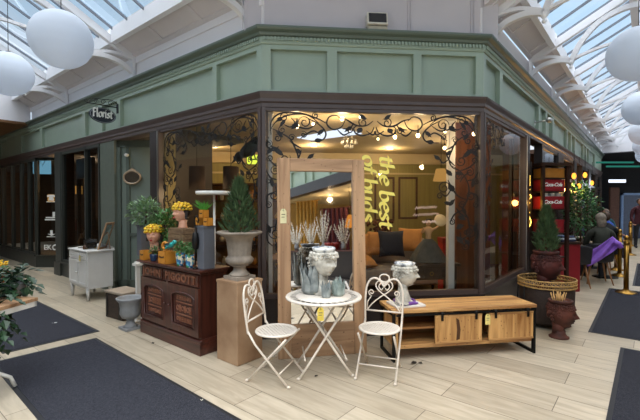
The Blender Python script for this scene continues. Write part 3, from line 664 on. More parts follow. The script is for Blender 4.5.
def penned(mb, s, size, nib=.1, ang=40, T=None, shear=.12, y0=.018, y1=.021):
    """letters written with a broad nib; T maps (along, up) to the plane"""
    x = 0; N_ = Vector((math.cos(R(ang)), math.sin(R(ang))))*nib
    for ch in s:
        adv, sts = GLYPH[ch]
        for st in sts:
            q = spline([(a,b,0) for a,b in st], 6); vs = []
            for i, p in enumerate(q):
                t = q[min(len(q)-1,i+1)]-q[max(0,i-1)]; t = Vector((t.x,t.y)).normalized() if t.length > 0 else Vector((1,0))
                nn = Vector((-t.y,t.x)); h = N_ if N_.dot(nn) >= 0 else -N_
                h = h + nn*.035
                for e in (-1, 1):
                    u = (x + p.x + e*h.x + (p.y+e*h.y)*shear)*size; v_ = (p.y + e*h.y)*size; a, b = T(u, v_)
                    vs += [(a,y0,b),(a,y1,b)]
            fs = []
            for i in range(len(q)-1):
                o = i*4; fs += [(o,o+2,o+6,o+4),(o+1,o+5,o+7,o+3),(o,o+4,o+5,o+1),(o+2,o+3,o+7,o+6)]
            mb.add(vs, fs)
        x += adv
    return x*size
let = thing('window_lettering', 'yellow sideways lettering reading the best of buds on the front window', 'lettering', FF.o, FF.a)
for txt, bx, ytop, ybot in (('the best', 380, 155, 228), ('of buds', 363, 155, 221)):
    mb = MB(); x0, z0 = FF.hit(bx, ytop, .02); z1 = FF.hit(bx, ybot, .02)[1]
    wid = sum(GLYPH[c][0] for c in txt); size = (z0-z1)/wid
    kx = .104/size
    penned(mb, txt, size, .115, 40, lambda u, v, x0=x0, z0=z0, k=kx: (x0 + v*k, z0 - u), .1)
    obj('text_line', mb, YELLOW, let)
# small handwriting in white on the same pane
mb = MB()
for j, (a, b, y) in enumerate(((415,437,208),(413,439,215),(422,436,222))):
    n = 44; q = []
    for i in range(n):
        px = a+(b-a)*i/(n-1); q.append(FF.hit(px, y + 1.5*math.sin(i*1.45+j)*(1 if i % 7 else .2) - .05*(px-a), .02))
    ribbon(mb, q, .006, .018, .0195, False)
tag(obj('handwritten_note', mb, mat('pale_pink_pen','#d9b9a8',.6,var=0), None, FF.o, FF.a), 'three faint lines of pale handwriting on the glass above the figurine', 'lettering')

# ================================================================ INSIDE THE SHOP
def bulb(px, py, y, r=.035, w=0, label=None, name='pendant_bulb', zceil=2.8):
    p = at_y(px, py, y); t = thing(name, label, 'light bulb', p, 0, 'bare bulbs under the shop ceiling')
    g = MB(); g.ell((0,0,0),(r,r,r*1.15),12,8); obj('glass_bulb', g, BULB, t)
    c = MB(); c.cyl((0,0,r),(0,0,r+.05),.018,n=8); 
    if zceil-p.z > .08: c.cyl((0,0,r+.04),(0,0,zceil-p.z),.005,n=6)
    obj('cord', c, DARK, t)
    if w: lamp(p + Vector((0,-.05,-.2)), w)
    return t
BL = [(297,126,5.7,30,'bare warm bulb hanging at the left end of the skylight panel'),(313,124,6.0,0,'bare warm bulb just above the skylight panel, second from its left end'),(342,118.5,5.6,30,'bare warm bulb above the right part of the skylight panel'),
      (360.5,117,5.5,0,'small bare bulb beside the scroll leaf at the middle of the front window'),(395,137,6.6,34,'bare warm bulb above the first word of the yellow lettering'),(418,135.5,6.2,26,'bare bright bulb between the lettering and the white post'),
      (444.5,148,7.6,26,'bare warm bulb above the tan lampshade'),(445,131.5,6.0,0,'small bare bulb against the white inner post'),(474.5,133.5,5.4,24,'bare warm bulb in the front window corner by the russet wall'),(378,139,7.2,0,'tiny bare bulb above the yellow letter t')]
for px, py, y, w_, lb in BL: bulb(px, py, y, .03 if w_ else .019, w_*.38, lb)
bulb(169,147,7.2,.03,8,'bare warm bulb behind the angled window scrollwork near the doorway')
# skylight panel
q = [at_z(a,b,2.785) for a,b in ((297,138),(342,129.5),(362,134),(312,140.5))]
mb = MB(); mb.add([tuple(p) for p in q]+[(p.x,p.y,2.799) for p in q], [(0,1,2,3),(7,6,5,4),(0,4,5,1),(1,5,6,2),(2,6,7,3),(3,7,4,0)])
t = tag(obj('hanging_light_panel', mb, emit('cool_panel','#dfeaff',1.3)), 'white glowing panel set in the cream shop ceiling', 'ceiling light')
for x_, y_, w_ in ((.9,3.6,21),(2.6,3.9,21),(-1.2,4.0,11)):  # extra downlights added to brighten the back of the shop
    p = FF.p(x_,y_,2.795); t = thing('added_downlight','added warm downlight brightening the deep end of the cream shop ceiling','ceiling light',p,0,'added downlights deep in the shop'); mb = MB(); mb.lathe([(0,-.006),(.06,-.006),(.06,.0),(0,.0)],18); obj('lens', mb, BULB, t); mb = MB(); mb.torus((0,0,-.004),.07,.009,20,6); obj('bezel', mb, METAL_W, t); lamp(p+Vector((0,0,-.15)),w_,r=.08)
# cornice lines on the shop ceiling / back wall
mb = MB(); mb.box(-3.2, 6, 4.85, 4.98, 2.55, 2.8); mb.box(-3.2,6,4.9,4.98,2.3,2.34); struct('trim_11', mb, CREAM, FF.o, FF.a)
# chandelier
c = at_y(349,140,6.0); t = thing('crystal_chandelier', 'small clear crystal chandelier below the skylight panel', 'chandelier', c)
mb = MB(); mb.cyl((0,0,.05),(0,0,2.8-c.z),.006,n=6); mb.torus((0,0,0),.11,.008,16,5); mb.torus((0,0,-.06),.06,.007,12,5)
for i in range(6):
    a = i*PI/3; mb.tube([(0,0,.05),(.06*math.cos(a),.06*math.sin(a),.06),(.11*math.cos(a),.11*math.sin(a),0)],.006,5)
obj('frame', mb, STEEL, t)
mb = MB()
for i in range(10):
    a = i*PI/5; mb.ell((.11*math.cos(a),.11*math.sin(a),-.04),(.016,.016,.03),6,5); mb.ell((.06*math.cos(a),.06*math.sin(a),-.1),(.012,.012,.025),6,5)
obj('crystal_drops', mb, mat('crystal','#e8e6e0',.1,var=0,spec=1), t)
# white inner posts
WP = mat('white_post_paint','#f6f4ef',.5,var=.03)
p = at_y(450.5,200,5.5); mb = MB(); mb.box(-.045,.045,-.045,.045,.05,2.8); mb.box(-.06,.06,-.06,.06,2.7,2.8); struct('column', mb, WP, (p.x,p.y,0), FF.a, bevel=.006)
p = at_y(270.5,200,5.1); mb = MB(); mb.box(-.025,.025,-.025,.025,.05,2.8); mb.box(-.04,.04,-.04,.04,2.72,2.8); struct('column', mb, WP, (p.x,p.y,0), FF.a, bevel=.006)
p = at_y(186,200,6.9); mb = MB(); mb.box(-.05,.05,-.05,.05,.05,2.8); mb.box(-.065,.065,-.065,.065,2.7,2.8); struct('column', mb, mat('cream_post_paint','#c8b48c',.5,var=.03), (p.x,p.y,0), FF.a, bevel=.006)
# russet partition behind the right of the front window
mb = MB(); mb.box(0,.55,0,.05,.05,2.8); 
for x in (.0,.2,.4): mb.box(x,x+.02,-.015,0,.05,2.8)
p = at_y(455.5,200,6.0); struct('wall_partition', mb, wood('russet_boards','#5a2f1a','#7e4a2b',2,.5,3), (p.x,p.y,0), FF.a)
# pictures on the back wall
def picture(px0, px1, y0, y1, label, c):
    x0, z1 = FF.hit(px0, y0, 4.95); x1, z0 = FF.hit(px1, y1, 4.95)
    t = thing('framed_picture', label, 'picture', FF.p((x0+x1)/2, 4.95, z0), FF.a, 'pictures on the olive back wall'); w_, h_ = (x1-x0)/2, z1-z0
    f = MB()
    for bx in ((-w_,w_,-.04,.03,0,.05),(-w_,w_,-.04,.03,h_-.05,h_),(-w_,-w_+.05,-.04,.03,.05,h_-.05),(w_-.05,w_,-.04,.03,.05,h_-.05)): f.box(*bx)
    obj('frame', f, mat('walnut_frame','#4b342a',.5,var=.2), t)
    f = MB(); f.box(-w_+.05,w_-.05,-.02,.02,.05,h_-.05); obj('canvas', f, c, t)
picture(398,417,177,219,'large dim mauve canvas on the olive wall right of the lettering', mottled('mauve_canvas','#6d5148','#8b7064',3,.7))
picture(374,394,177,221,'large brown canvas on the olive wall behind the lettering', mottled('umber_canvas','#5d4737','#7f6650',3,.7))
# sofa with cushions
SY = 7.3
sp = at_y(380,262,SY); sofa = thing('sofa', 'low grey sofa piled with orange cushions inside the shop', 'sofa', (sp.x,SY,.05), FF.a)
GREYF = mat('grey_upholstery','#97908a',.85,var=.1,scale=30,bump=.3)
mb = MB(); mb.box(-.95,.95,-.45,.4,.12,.42); obj('base', mb, GREYF, sofa, bevel=.04)
mb = MB(); mb.box(-.95,.95,.2,.45,.42,.88); obj('backrest', mb, GREYF, sofa, bevel=.06)
for x in (-.95,.75): mb = MB(); mb.box(x,x+.2,-.45,.3,.42,.64); obj('armrest', mb, GREYF, sofa, bevel=.05)
for x in (-.85,.85):
    for y in (-.38,.35): mb = MB(); mb.cyl((x,y,0),(x,y,.13),.025,n=8); obj('leg', mb, DARK, sofa)
def cushion_mesh(w_=.46,h_=.46,t=.17):
    mb = MB()
    def fn(s):
        def g(u,v):
            a, b = (u-.5)*2, (v-.5)*2; e = (1-a**4)*(1-b**4)
            pin = 1-.09*(1-abs(a)**2)*abs(b)**6; pin2 = 1-.09*(1-abs(b)**2)*abs(a)**6
            return (a*w_/2*pin2, s*t/2*max(0,e)**.5, h_/2 + b*h_/2*pin)
        return g
    mb.grid(fn(-1),14,14); mb.grid(lambda u,v: fn(1)(1-u,v),14,14); return mb
ORANGE = mat('orange_velvet','#ad7c46',.8,var=.12,scale=8); NAVYF = mat('navy_velvet','#1d2333',.8,var=.15)
CM = mesh_of('cushion', cushion_mesh(), ORANGE); CN = mesh_of('cushion', cushion_mesh(), NAVYF)
for px, py, y, rz, rx, me, lb in ((360,258,7.2,.2,-.3,CM,'orange velvet cushion beside the pine mirror on the sofa'),(380,256,7.2,-.1,-.3,CM,'orange velvet cushion left of the navy cushion'),(392,257,6.85,.1,-.2,CN,'navy cushion among the orange ones'),
        (409,252,7.2,-.4,-.4,CM,'orange velvet cushion slumped right of the navy cushion'),(366,266,6.75,.3,-1.35,CM,'orange velvet cushion lying flat on the sofa seat')):
    p = at_y(px,py,y); o = obj('cushion', me, None); o.location = (p.x,p.y,max(p.z,.48)); o.rotation_euler = (rx,0,rz); tag(o, lb, 'cushion', 'cushions on the sofa')
# dark clutter on the sofa back
p = at_y(383,236,7.75); t = thing('dried_flower_basket','dark basket of dried brown flowers behind the sofa','basket',(p.x,8.15,.05),0)
mb = MB(); mb.lathe([(0,0),(.16,0),(.2,.5),(.22,.85),(.2,.85),(.15,.1)],16); obj('basket', mb, mat('dark_wicker','#3a261a',.8,var=.3,scale=40,bump=.4), t)
mb = MB()
for i in range(120):
    a, r = random.uniform(0,2*PI), random.uniform(0,.26); mb.ell((r*math.cos(a),r*math.sin(a),.9+random.uniform(0,.28)),(.03,.03,.03),6,4)
obj('flowers', mb, mat('dried_flowers','#5b3a2a',.9,var=.5,scale=20), t)
# carved desk with figurine
p = at_y(427,262,5.75); DZ = p.z
desk = thing('writing_desk','dark carved desk inside the front window under the figurine','desk',(p.x,5.8,.05),FF.a)
DKW = wood('dark_carved_wood','#20130d','#3b2417',0,.35,5)
mb = MB(); mb.box(-.42,.42,-.24,.24,DZ-.09,DZ-.05); obj('desktop', mb, DKW, desk, bevel=.008)
mb = MB(); mb.box(-.38,.38,-.2,.2,DZ-.28,DZ-.09)
for x in (-.25,0,.25): mb.box(x-.1,x+.1,-.215,-.2,DZ-.25,DZ-.12)
obj('drawer_case', mb, DKW, desk, bevel=.006)
mb = MB()
for x in (-.25,0,.25): mb.torus((x,-.225,DZ-.19),.025,.005,12,5,'y')
obj('drawer_handle', mb, mat('old_brass','#a07f3a',.35,1.0), desk)
for x in (-.36,.36):
    for y in (-.18,.18):
        mb = MB(); mb.lathe([(.022,0),(.03,.03),(.018,.08),(.028,.2),(.02,.35),(.03,DZ-.28)],10,(x,y,0)); obj('leg', mb, DKW, desk)
fig = thing('ballerina_figurine','figurine in a wide grey tulle skirt holding a round cream fan','figurine',(p.x+.03,5.8,DZ),0)
mb = MB(); n = 48
def skirt(u,v):
    a = 2*PI*u; r = .03+.24*v**.75*(1+.07*math.sin(a*12)*v); return (r*math.cos(a), r*math.sin(a)*.8, .34-.33*v**1.15)
mb.grid(skirt,n,10); obj('skirt', mb, mat('grey_tulle','#464b4c',.8,var=.35,scale=14), fig)
SKIN = mat('beige_bisque','#d3ab80',.6,var=.06)
body = skin_mesh([(0,0,.30),(0,0,.40),(0,0,.47),(0,0,.52),(-.06,0,.46),(-.10,-.02,.42),(-.07,-.05,.5),(.06,0,.46),(.11,-.02,.49),(.16,-.02,.54)],[(0,1),(1,2),(2,3),(2,4),(4,5),(5,6),(2,7),(7,8),(8,9)],[.045,.04,.045,.028,.02,.016,.014,.02,.016,.014],2)
obj('torso', body, SKIN, fig)
mb = MB(); mb.ell((0,0,.565),(.036,.042,.048),14,10); obj('head', mb, SKIN, fig)
mb = MB(); mb.ell((.0,.012,.58),(.042,.044,.045),12,8); mb.ell((.03,.03,.60),(.025,.025,.022),10,6); obj('hair', mb, mat('black_hair','#15110f',.5), fig)
mb = MB(); mb.M = Matrix.Translation((.17,-.02,.60)) @ Matrix.Rotation(R(75),4,'X'); mb.lathe([(0,-.006),(.085,-.006),(.09,0),(.085,.006),(0,.006)],24); mb.cyl((0,-.08,0),(-.01,-.02,0),.006,n=6); obj('fan', mb, mat('cream_paper','#e3d3ae',.7,var=.04), fig)
# tan lampshade lamp
p = at_y(441,175,7.2); t = thing('pendant_lamp','tan drum shade hanging beside the white inner post','lamp',p)
mb = MB(); mb.lathe([(.09,.11),(.14,-.11)],20); mb.lathe([(.085,.11),(.135,-.11)],20); obj('lamp_shade', mb, emit('lit_tan_shade','#b98a4a',.9), t)
mb = MB(); mb.cyl((0,0,.1),(0,0,2.8-p.z),.006,n=6); obj('cord', mb, DARK, t)
lamp(p+Vector((0,0,-.16)), 14)
p = at_y(449,242,6.6); t = thing('gift_box','bright red box behind the white inner post','box',(p.x,p.y,.05)); mb = MB(); mb.box(-.14,.14,-.14,.14,0,.95); obj('body', mb, mat('red_card','#a31c1c',.5), t); mb = MB(); mb.box(-.15,.15,-.15,.15,.9,.98); obj('lid', mb, mat('deep_red_card','#861616',.5), t)
# ---- behind the angled window: shelves, shades, exit sign
shp = FF.p(-.55,3.3); sh = thing('display_shelf','long dark display shelving with lit ledges behind the angled window','shelving',shp,FL.a+.5)
SHW = wood('shelf_wood','#4a2e19','#6d4728',0,.5,4)
for z in (.35,.8,1.25,1.62,1.95): mb = MB(); mb.box(-1.0,1.1,-.18,.18,z,z+.035); obj('shelf', mb, SHW, sh)
for x in (-1.0,.05,1.07): mb = MB(); mb.box(x,x+.035,-.18,.18,0.05,2.0); obj('upright', mb, SHW, sh)
mb = MB(); mb.box(-1.0,1.1,.17,.19,.05,2.0); obj('back_panel', mb, mat('amber_panel','#8a6430',.6,var=.15), sh)
cols = ['#c9a24a','#7a2f25','#d8cdb5','#3f5a43','#b3742c','#4b4a55','#e0b45e','#6e3d2a']
k = 0
for z in (.385,.835,1.285,1.655):
    for x in [-.85,-.6,-.38,-.15,.25,.47,.7,.92]:
        h = random.uniform(.12,.25); r = random.uniform(.04,.07); mb = MB()
        mb.lathe([(0,0),(r*.7,0),(r,h*.35),(r*.85,h*.65),(r*.4,h*.85),(r*.5,h),(r*.4,h),(r*.3,h*.8),(0,h*.5)],14)
        q = Matrix.Translation(shp) @ Matrix.Rotation(FL.a+.5,4,'Z') @ Vector((x+random.uniform(-.04,.04),random.uniform(-.08,.05),z)); 
        o = obj('vase', mb, mat('glaze_%d'%(k%8), cols[k%8], .35, var=.1), None, q)
        tag(o, 'small glazed vase on the dim shelving behind the angled window', 'vase', 'small vases on the display shelving'); k += 1
for px, lb in ((197,'dark brown drum lampshade hanging left behind the angled window'),(231,'dark brown drum lampshade hanging above the conifer')):
    p = at_y(px,178,6.0); t = thing('drum_pendant',lb,'lamp',p); mb = MB(); mb.lathe([(.115,.17),(.12,-.17)],22); mb.lathe([(.11,.17),(.115,-.17)],22); obj('lamp_shade', mb, mat('dark_linen','#33231c',.8,var=.1), t)
    mb = MB(); mb.cyl((0,0,0),(0,0,2.8-p.z),.006,n=6); mb.cyl((0,0,-.05),(0,0,.05),.02,n=8); obj('cord', mb, DARK, t); lamp(p+Vector((0,-.02,-.26)),7)
p = FL.p(-.12,.35,0); z_ = at_y(253.5,159.5,p.y).z; q = at_y(253.5,159.5,5.3)
t = thing('exit_sign','small lit yellow-green emergency exit sign behind the angled window','sign',q,FF.a)
mb = MB(); mb.box(-.085,.085,-.02,.02,-.06,.06); obj('casing', mb, emit('lit_sign_green','#c9d84a',1.6), t)
GS = mat('sign_green','#1f6b3a',.5,var=0)
mb = MB(); mb.box(-.03,.05,-.024,-.02,-.008,.008); mb.prism([(-.06,0),(-.03,-.028),(-.03,.028)],-.024,-.02); obj('arrow', mb, GS, t)
mb = MB(); mb.cyl((0,0,.05),(0,0,2.8-q.z),.006,n=6); obj('cord', mb, DARK, t)
# long dark shop table with things on it behind the tall mirror
tb = thing('display_table','long dark display table inside the shop behind the mirror','table',(FF.p(.55,1.1).x,FF.p(.55,1.1).y,.05),FF.a)
mb = MB(); mb.box(-.5,.5,-.3,.3,.72,.77); obj('tabletop', mb, SHW, tb, bevel=.006)
for x in (-.45,.45):
    for y in (-.25,.25): mb = MB(); mb.box(x-.03,x+.03,y-.03,y+.03,0,.72); obj('leg', mb, SHW, tb)
# ================================================================ HEADS
def G_(x, s): return math.exp(-(x/s)**2)
def head(mb, M, nu=60, nv=46, neck=0.0, strong=1.25):
    """a face looking along -y; unit height, eyes at mid height"""
    old = mb.M; mb.M = old @ M; vs = []
    for j in range(nv+1):
        ph = -PI/2 + PI*j/nv
        for i in range(nu):
            th = 2*PI*i/nu   # 0 = front
            # crowd the columns towards the face
            th = th - .35*math.sin(th)
            cx, cy, z = math.sin(th)*math.cos(ph), -math.cos(th)*math.cos(ph), .5*math.sin(ph)
            x, y = .36*cx, .43*cy
            if z < .05:
                k = min(1, (.05-z)/.5); x *= 1-.38*k**1.4
                if y > 0: y *= 1-.45*k
                else: y *= 1-.05*k
            if y < 0:
                fz = -y/.43; s = strong
                a = abs(x)
                fwd = 0
                zz = z
                ridge = max(0, min(1, (.1-zz)/.2)) if zz > -.1 else max(0, 1-(-.1-zz)/.045)
                fwd += .115*s*ridge*G_(x, .035+.028*max(0, min(1,(.1-zz)/.2)))
                fwd += .03*s*G_(zz-.10,.035)*G_(a-.10,.10)
                fwd -= .055*s*G_(a-.125,.06)*G_(zz-.03,.045)
                fwd += .028*s*G_(a-.125,.032)*G_(zz-.03,.022)
                fwd += .02*s*G_(a-.17,.06)*G_(zz+.1,.06)
                fwd += .035*s*G_(x,.085)*(G_(zz+.205,.018)+1.1*G_(zz+.255,.022)) - .02*s*G_(x,.08)*G_(zz+.23,.010)
                fwd += .045*s*G_(x,.09)*G_(zz+.40,.06) - .02*s*G_(x,.1)*G_(zz+.32,.03)
                fwd += .03*s*G_(x,.3)*G_(zz-.26,.1)
                y -= fwd*min(1, fz*1.6)
            vs.append((x, y, z))
    fs = [(j*nu+i, j*nu+(i+1)%nu, (j+1)*nu+(i+1)%nu, (j+1)*nu+i) for j in range(nv) for i in range(nu)]
    mb.add(vs, fs, True)
    for sx in (-1, 1):      # ears
        mb.ell((sx*.345,.05,.0),(.03,.065,.10),10,8); mb.torus((sx*.365,.05,.01),.05,.014,12,5,'x')
    mb.M = old
def curls(mb, M, n, rows, r, seed=1, front=True):
    """a wreath of curls round brow, temples and nape"""
    rnd = random.Random(seed); old = mb.M; mb.M = old @ M
    for row, (z, rx, ry, amt) in enumerate(rows):
        for i in range(amt):
            th = 2*PI*(i+.5*(row % 2))/amt
            c = (rx*math.sin(th), -ry*math.cos(th), z+rnd.uniform(-.012,.012))
            q = r*rnd.uniform(.8,1.15)
            mb.ell(c, (q,q,q*.9), 8, 6)
            m = mb.M; mb.M = m @ Matrix.Translation(c) @ Matrix.Rotation(th,4,'Z')
            mb.torus((0,-q*.75,0), q*.55, q*.22, 9, 4, 'y'); mb.M = m
    mb.M = old
HROWS = [(.20,.355,.44,22),(.28,.34,.41,20),(.13,.37,.36,0),(.36,.30,.36,16)]
def planter_head(name, label, cat, loc, yaw, H, mstone, mhair, mrim, shoulders=True, group=None, fill=None, tilt=0, baseh=.32, pedestal=None, fine=False, wide=1.0):
    """antique head whose crown is an open pot; H is the whole height"""
    t = thing(name, label, cat, loc, yaw, group)
    hh = H*(1-baseh)/.92; zc = H*baseh + hh*.47
    M = Matrix.Translation((0,0,zc)) @ Matrix.Rotation(tilt,4,'X') @ Matrix.Diagonal((hh*wide,hh*wide,hh,1))
    mb = MB(); head(mb, M)
    mb.lathe([(hh*.19,H*.12),(hh*.18,H*.25),(hh*.2,zc-hh*.30)],20,(0,hh*.06,0))
    obj('face', mb, mstone, t)
    mb = MB(); mb.M = M
    curls(mb, Matrix(), 0, [(.19,.345,.425,19),(.285,.325,.395,17)] if not fine else [(.20,.342,.42,34),(.245,.332,.405,34),(.29,.318,.39,32),(.335,.297,.36,30)], .066 if not fine else .033)
    for sx in (-1,1):      # locks down the temples and nape
        for k,(y,z) in enumerate(((.10,.10),(.2,.05),(.27,-.04),(.25,-.14),(.33,.1),(.15,.14),(.05,.14)) if fine else ((-.10,.12),(-.02,.14),(.10,.10),(.2,.05),(.27,-.04),(.25,-.14),(.2,-.22),(.33,.1),(.15,-.1))):
            mb.ell((sx*(.345-.05*max(0,y-.05)/.2),y,z),(.05,.055,.055),8,6); mb.torus((sx*.37,y,z),.032,.013,9,4,'x')
    for k in range(5): mb.ell((-.16+.08*k,.36,-.02-.03*(k%2)),(.06,.06,.1),8,6)
    obj('hair', mb, mhair, t)
    mb = MB(); mb.M = M @ Matrix.Scale(1.18,4,(0,1,0)); mb.lathe([(.27,.34),(.315,.42),(.325,.47),(.30,.49),(.27,.48),(.25,.40),(0,.38)],26); obj('pot_rim', mb, mrim, t)
    if shoulders == 'bust':
        mb = MB()
        def sh(u,v):
            a = 2*PI*u; w_ = .20+.33*v**1.3; d = .17+.17*v**1.2
            return (hh*w_*math.cos(a)*(1.15), hh*(.06+d*math.sin(a)), H*(baseh*.95)*(1-v)+H*.05*v + hh*.03*math.sin(a*3)*v)
        mb.grid(sh,36,10); mb.lathe([(0,0),(hh*.42,0),(hh*.44,H*.03),(hh*.36,H*.06),(0,H*.07)],28,(0,hh*.06,0))
        obj('shoulders', mb, mstone, t)
    else:
        mb = MB(); mb.lathe([(0,0),(hh*.30,0),(hh*.31,H*.03),(hh*.24,H*.06),(hh*.2,H*.12),(hh*.19,H*.2)],22,(0,hh*.04,0)); obj('base', mb, mstone, t)
    return t
STONE = mottled('aged_stone','#8a8478','#d8d3c7',8,.75,(.35,.6))
STONE_R = mottled('blue_white_glaze','#6d7684','#eeeeec',14,.45,(.4,.55))
TERRA = mottled('dark_terracotta','#32160e','#643223',6,.75,(.35,.7)); TERRA_D = mottled('oxblood_terracotta','#280d0b','#59231d',6,.7,(.35,.7))

# ================================================================ TALL MIRROR
PINE = wood('waxed_pine','#8a684b','#bd9671',2,.5,3.2); PINE_X = wood('waxed_pine_across','#8a684b','#bd9671',0,.5,3.2)
bl, br_ = at_z(278.5,360), at_z(367,353); mw = (br_-bl).length; mid = (bl+br_)/2; MA = math.atan2((br_-bl).y,(br_-bl).x); MH = 2.07
mir = thing('standing_mirror','tall rectangular mirror in a wide pine frame standing before the front window','mirror',(mid.x,mid.y,0.002),rot=(R(-3),0,MA))
h = mw/2; fw = .135
for x in (-h, h-fw): mb = MB(); mb.box(x,x+fw,0,.05,0,MH); obj('frame_stile', mb, PINE, mir, bevel=.006)
mb = MB(); mb.box(-h+fw,h-fw,0,.05,MH-fw,MH); obj('frame_rail', mb, PINE_X, mir, bevel=.006)
mb = MB(); mb.box(-h+fw,h-fw,0,.05,0,.34); obj('frame_rail', mb, PINE_X, mir, bevel=.006)
mb = MB(); mb.box(-h+fw,h-fw,.028,.034,.34,MH-fw)
mm, nt, out = newmat('silvered_glass'); b = nt.nodes.new('ShaderNodeBsdfPrincipled'); nt.links.new(b.outputs[0], out.inputs[0]); b.inputs['Metallic'].default_value = 1; b.inputs['Roughness'].default_value = .02; b.inputs['Base Color'].default_value = (.84,.84,.82,1)
obj('mirror_glass', mb, mm, mir)
mb = MB(); mb.box(-h+.02,h-.02,.05,.06,.02,MH-.02); obj('back_panel', mb, PINE, mir)
mb = MB(); mb.tube([(0,.06,1.5),(0,.33,.02)],.018,6); obj('prop_strut', mb, PINE, mir)
p = at_y(283,216,4.05)
def price_tag(label, loc, yaw, w_, h_, m, lean=0):
    t = thing('price_tag', label, 'price tag', loc, rot=(lean,0,yaw)); mb = MB()
    mb.prism([(-w_/2,-h_),(w_/2,-h_),(w_/2,-h_*.18),(w_/4,0),(-w_/4,0),(-w_/2,-h_*.18)],-.0015,.0015); obj('card', mb, m, t)
    mb = MB(); mb.torus((0,-.0025,-h_*.12),.006,.0015,8,4,'y'); mb.tube([(0,-.002,-h_*.1),(.004,-.003,.015),(0,0,.035)],.0012,4); obj('string', mb, DARK, t)
    mb = MB(); mb.box(-w_*.3,w_*.3,-.0022,-.0014,-h_*.42,-h_*.36); mb.box(-w_*.3,w_*.2,-.0022,-.0014,-h_*.6,-h_*.55); obj('print', mb, mat('faded_ink','#6d6450',.7), t); return t
# the tag is tied to the left stile
lm = Matrix.Translation((mid.x,mid.y,0.002)) @ Euler((R(-3),0,MA)).to_matrix().to_4x4()
price_tag('cream price tag pinned to the pine mirror frame', lm @ Vector((-h+.06,-.004,1.54)), MA, .065, .15, mat('cream_card','#d5cda0',.6), R(-3))

# ================================================================ BISTRO SET
IRON = mat('cream_painted_iron','#dccfbf',.45,var=.05,scale=20)
LACE = mat('cream_lace_iron','#e2d8cb',.5,var=.05)
def lattice_disc(mb, r, z, step=.03, w=.012, t=.004):
    n = int(r/step)
    for k in range(-n, n+1):
        d = k*step; L = math.sqrt(max(0, r*r-d*d))
        if L < .02: continue
        for a in (PI/4, -PI/4):
            m = mb.M; mb.M = m @ Matrix.Rotation(a,4,'Z'); mb.box(-L,L,d-w/2,d+w/2,z-t+(.001 if a > 0 else 0),z+(.001 if a > 0 else 0)); mb.M = m
def bistro_chair(label, loc, yaw):
    t = thing('bistro_chair', label, 'chair', loc, yaw, 'cream iron bistro chairs')
    mb = MB(); lattice_disc(mb,.186,.45); mb.torus((0,0,.447),.19,.011,32,8); mb.lathe([(.172,.444),(.186,.444),(.186,.452),(.172,.452),(.172,.444)],32); obj('seat', mb, LACE, t)
    r = .0105
    for sx in (-1,1):
        x = sx*.185
        mb = MB(); mb.tube([(x,.20,.47),(x,.13,.36),(x*1.0,-.20,.0)],r,8); mb.ell((x,-.20,.012),(.016,.02,.012),8,5); obj('leg', mb, IRON, t)
        x = sx*.168
        mb = MB(); mb.tube([(x,-.17,.43),(x,-.05,.30),(x,.22,.0)],r,8); mb.ell((x,.22,.012),(.016,.02,.012),8,5); obj('leg', mb, IRON, t)
    for z, y, w_ in ((.12,-.113,.185),(.12,.112,.168)): mb = MB(); mb.tube([(-w_,y,z),(w_,y,z)],.007,6); obj('stretcher', mb, IRON, t)
    mb = MB()
    Y = lambda z: .20 + (z-.45)*.14
    def T(x,z): return (x, Y(z), z)
    for sx in (-1,1):
        pts = [(sx*.185,.45),(sx*.19,.58),(sx*.19,.70),(sx*.178,.80),(sx*.14,.865),(sx*.09,.88),(sx*.045,.855),(sx*.0,.80)]
        mb.tube(spline([T(*q) for q in pts],6),.0105,8)
    mb.tube([T(-.187,.555),T(.187,.555)],.009,8)
    obj('back_frame', mb, IRON, t)
    mb = MB()
    for sx in (-1,1):
        q = [(sx*.165,.56),(sx*.12,.62),(sx*.04,.69),(sx*-.045,.75),(sx*-.085,.80),(sx*-.07,.845),(sx*-.03,.855),(sx*0,.825)]
        mb.tube(spline([T(*v) for v in q],5),.007,6)
        sp = [(sx*(.128+.034*(1-i/20*.8)*math.cos(-PI/2+sx*0+i*.42)), .735+.034*(1-i/20*.8)*math.sin(-PI/2+i*.42)) for i in range(20)]
        mb.tube([T(sx*.17,.57),T(sx*.165,.64)]+[T(*v) for v in sp],.006,6)
        q = [(sx*.0,.79),(sx*.03,.83),(sx*.055,.80),(sx*.03,.765),(sx*.012,.785)]; mb.tube(spline([T(*v) for v in q],4),.006,6)
    ring = [T(.05*math.cos(a), .885+.038*math.sin(a)) for a in [2*PI*i/20 for i in range(20)]]; mb.tube(ring,.008,6,closed=True)
    obj('back_scrollwork', mb, IRON, t)
    t.scale = (.97,.97,.965)
    return t
def yaw_to(d): return math.atan2(d[1], d[0]) + PI/2     # local -y looks along d
bistro_chair('cream iron bistro chair beside the tan pedestal, heart back and round lattice seat', (-.40,3.65,0), yaw_to((.95,-.31)))
bistro_chair('cream iron bistro chair in front of the wooden media console', (.555,3.72,0), yaw_to((-.334,-.942)))
TX, TY = .035, 3.80
tab = thing('bistro_table','round cream iron bistro table with pierced rim before the mirror','table',(TX,TY,0),R(6))
mb = MB(); mb.lathe([(0,.708),(.262,.708),(.262,.716),(0,.716)],40); 
for k in range(30):
    a = 2*PI*k/30; m = mb.M; mb.M = Matrix.Rotation(a,4,'Z')
    mb.add([(.258,-.012,.709),(.33,.014,.709),(.33,.030,.709),(.258,.004,.709),(.258,-.012,.715),(.33,.014,.715),(.33,.030,.715),(.258,.004,.715)],[(0,3,2,1),(4,5,6,7),(0,1,5,4),(1,2,6,5),(2,3,7,6),(3,0,4,7)]); mb.M = m
mb.lathe([(.318,.706),(.345,.706),(.345,.717),(.318,.717),(.318,.706)],48); mb.torus((0,0,.71),.35,.013,48,8)
obj('tabletop', mb, LACE, tab)
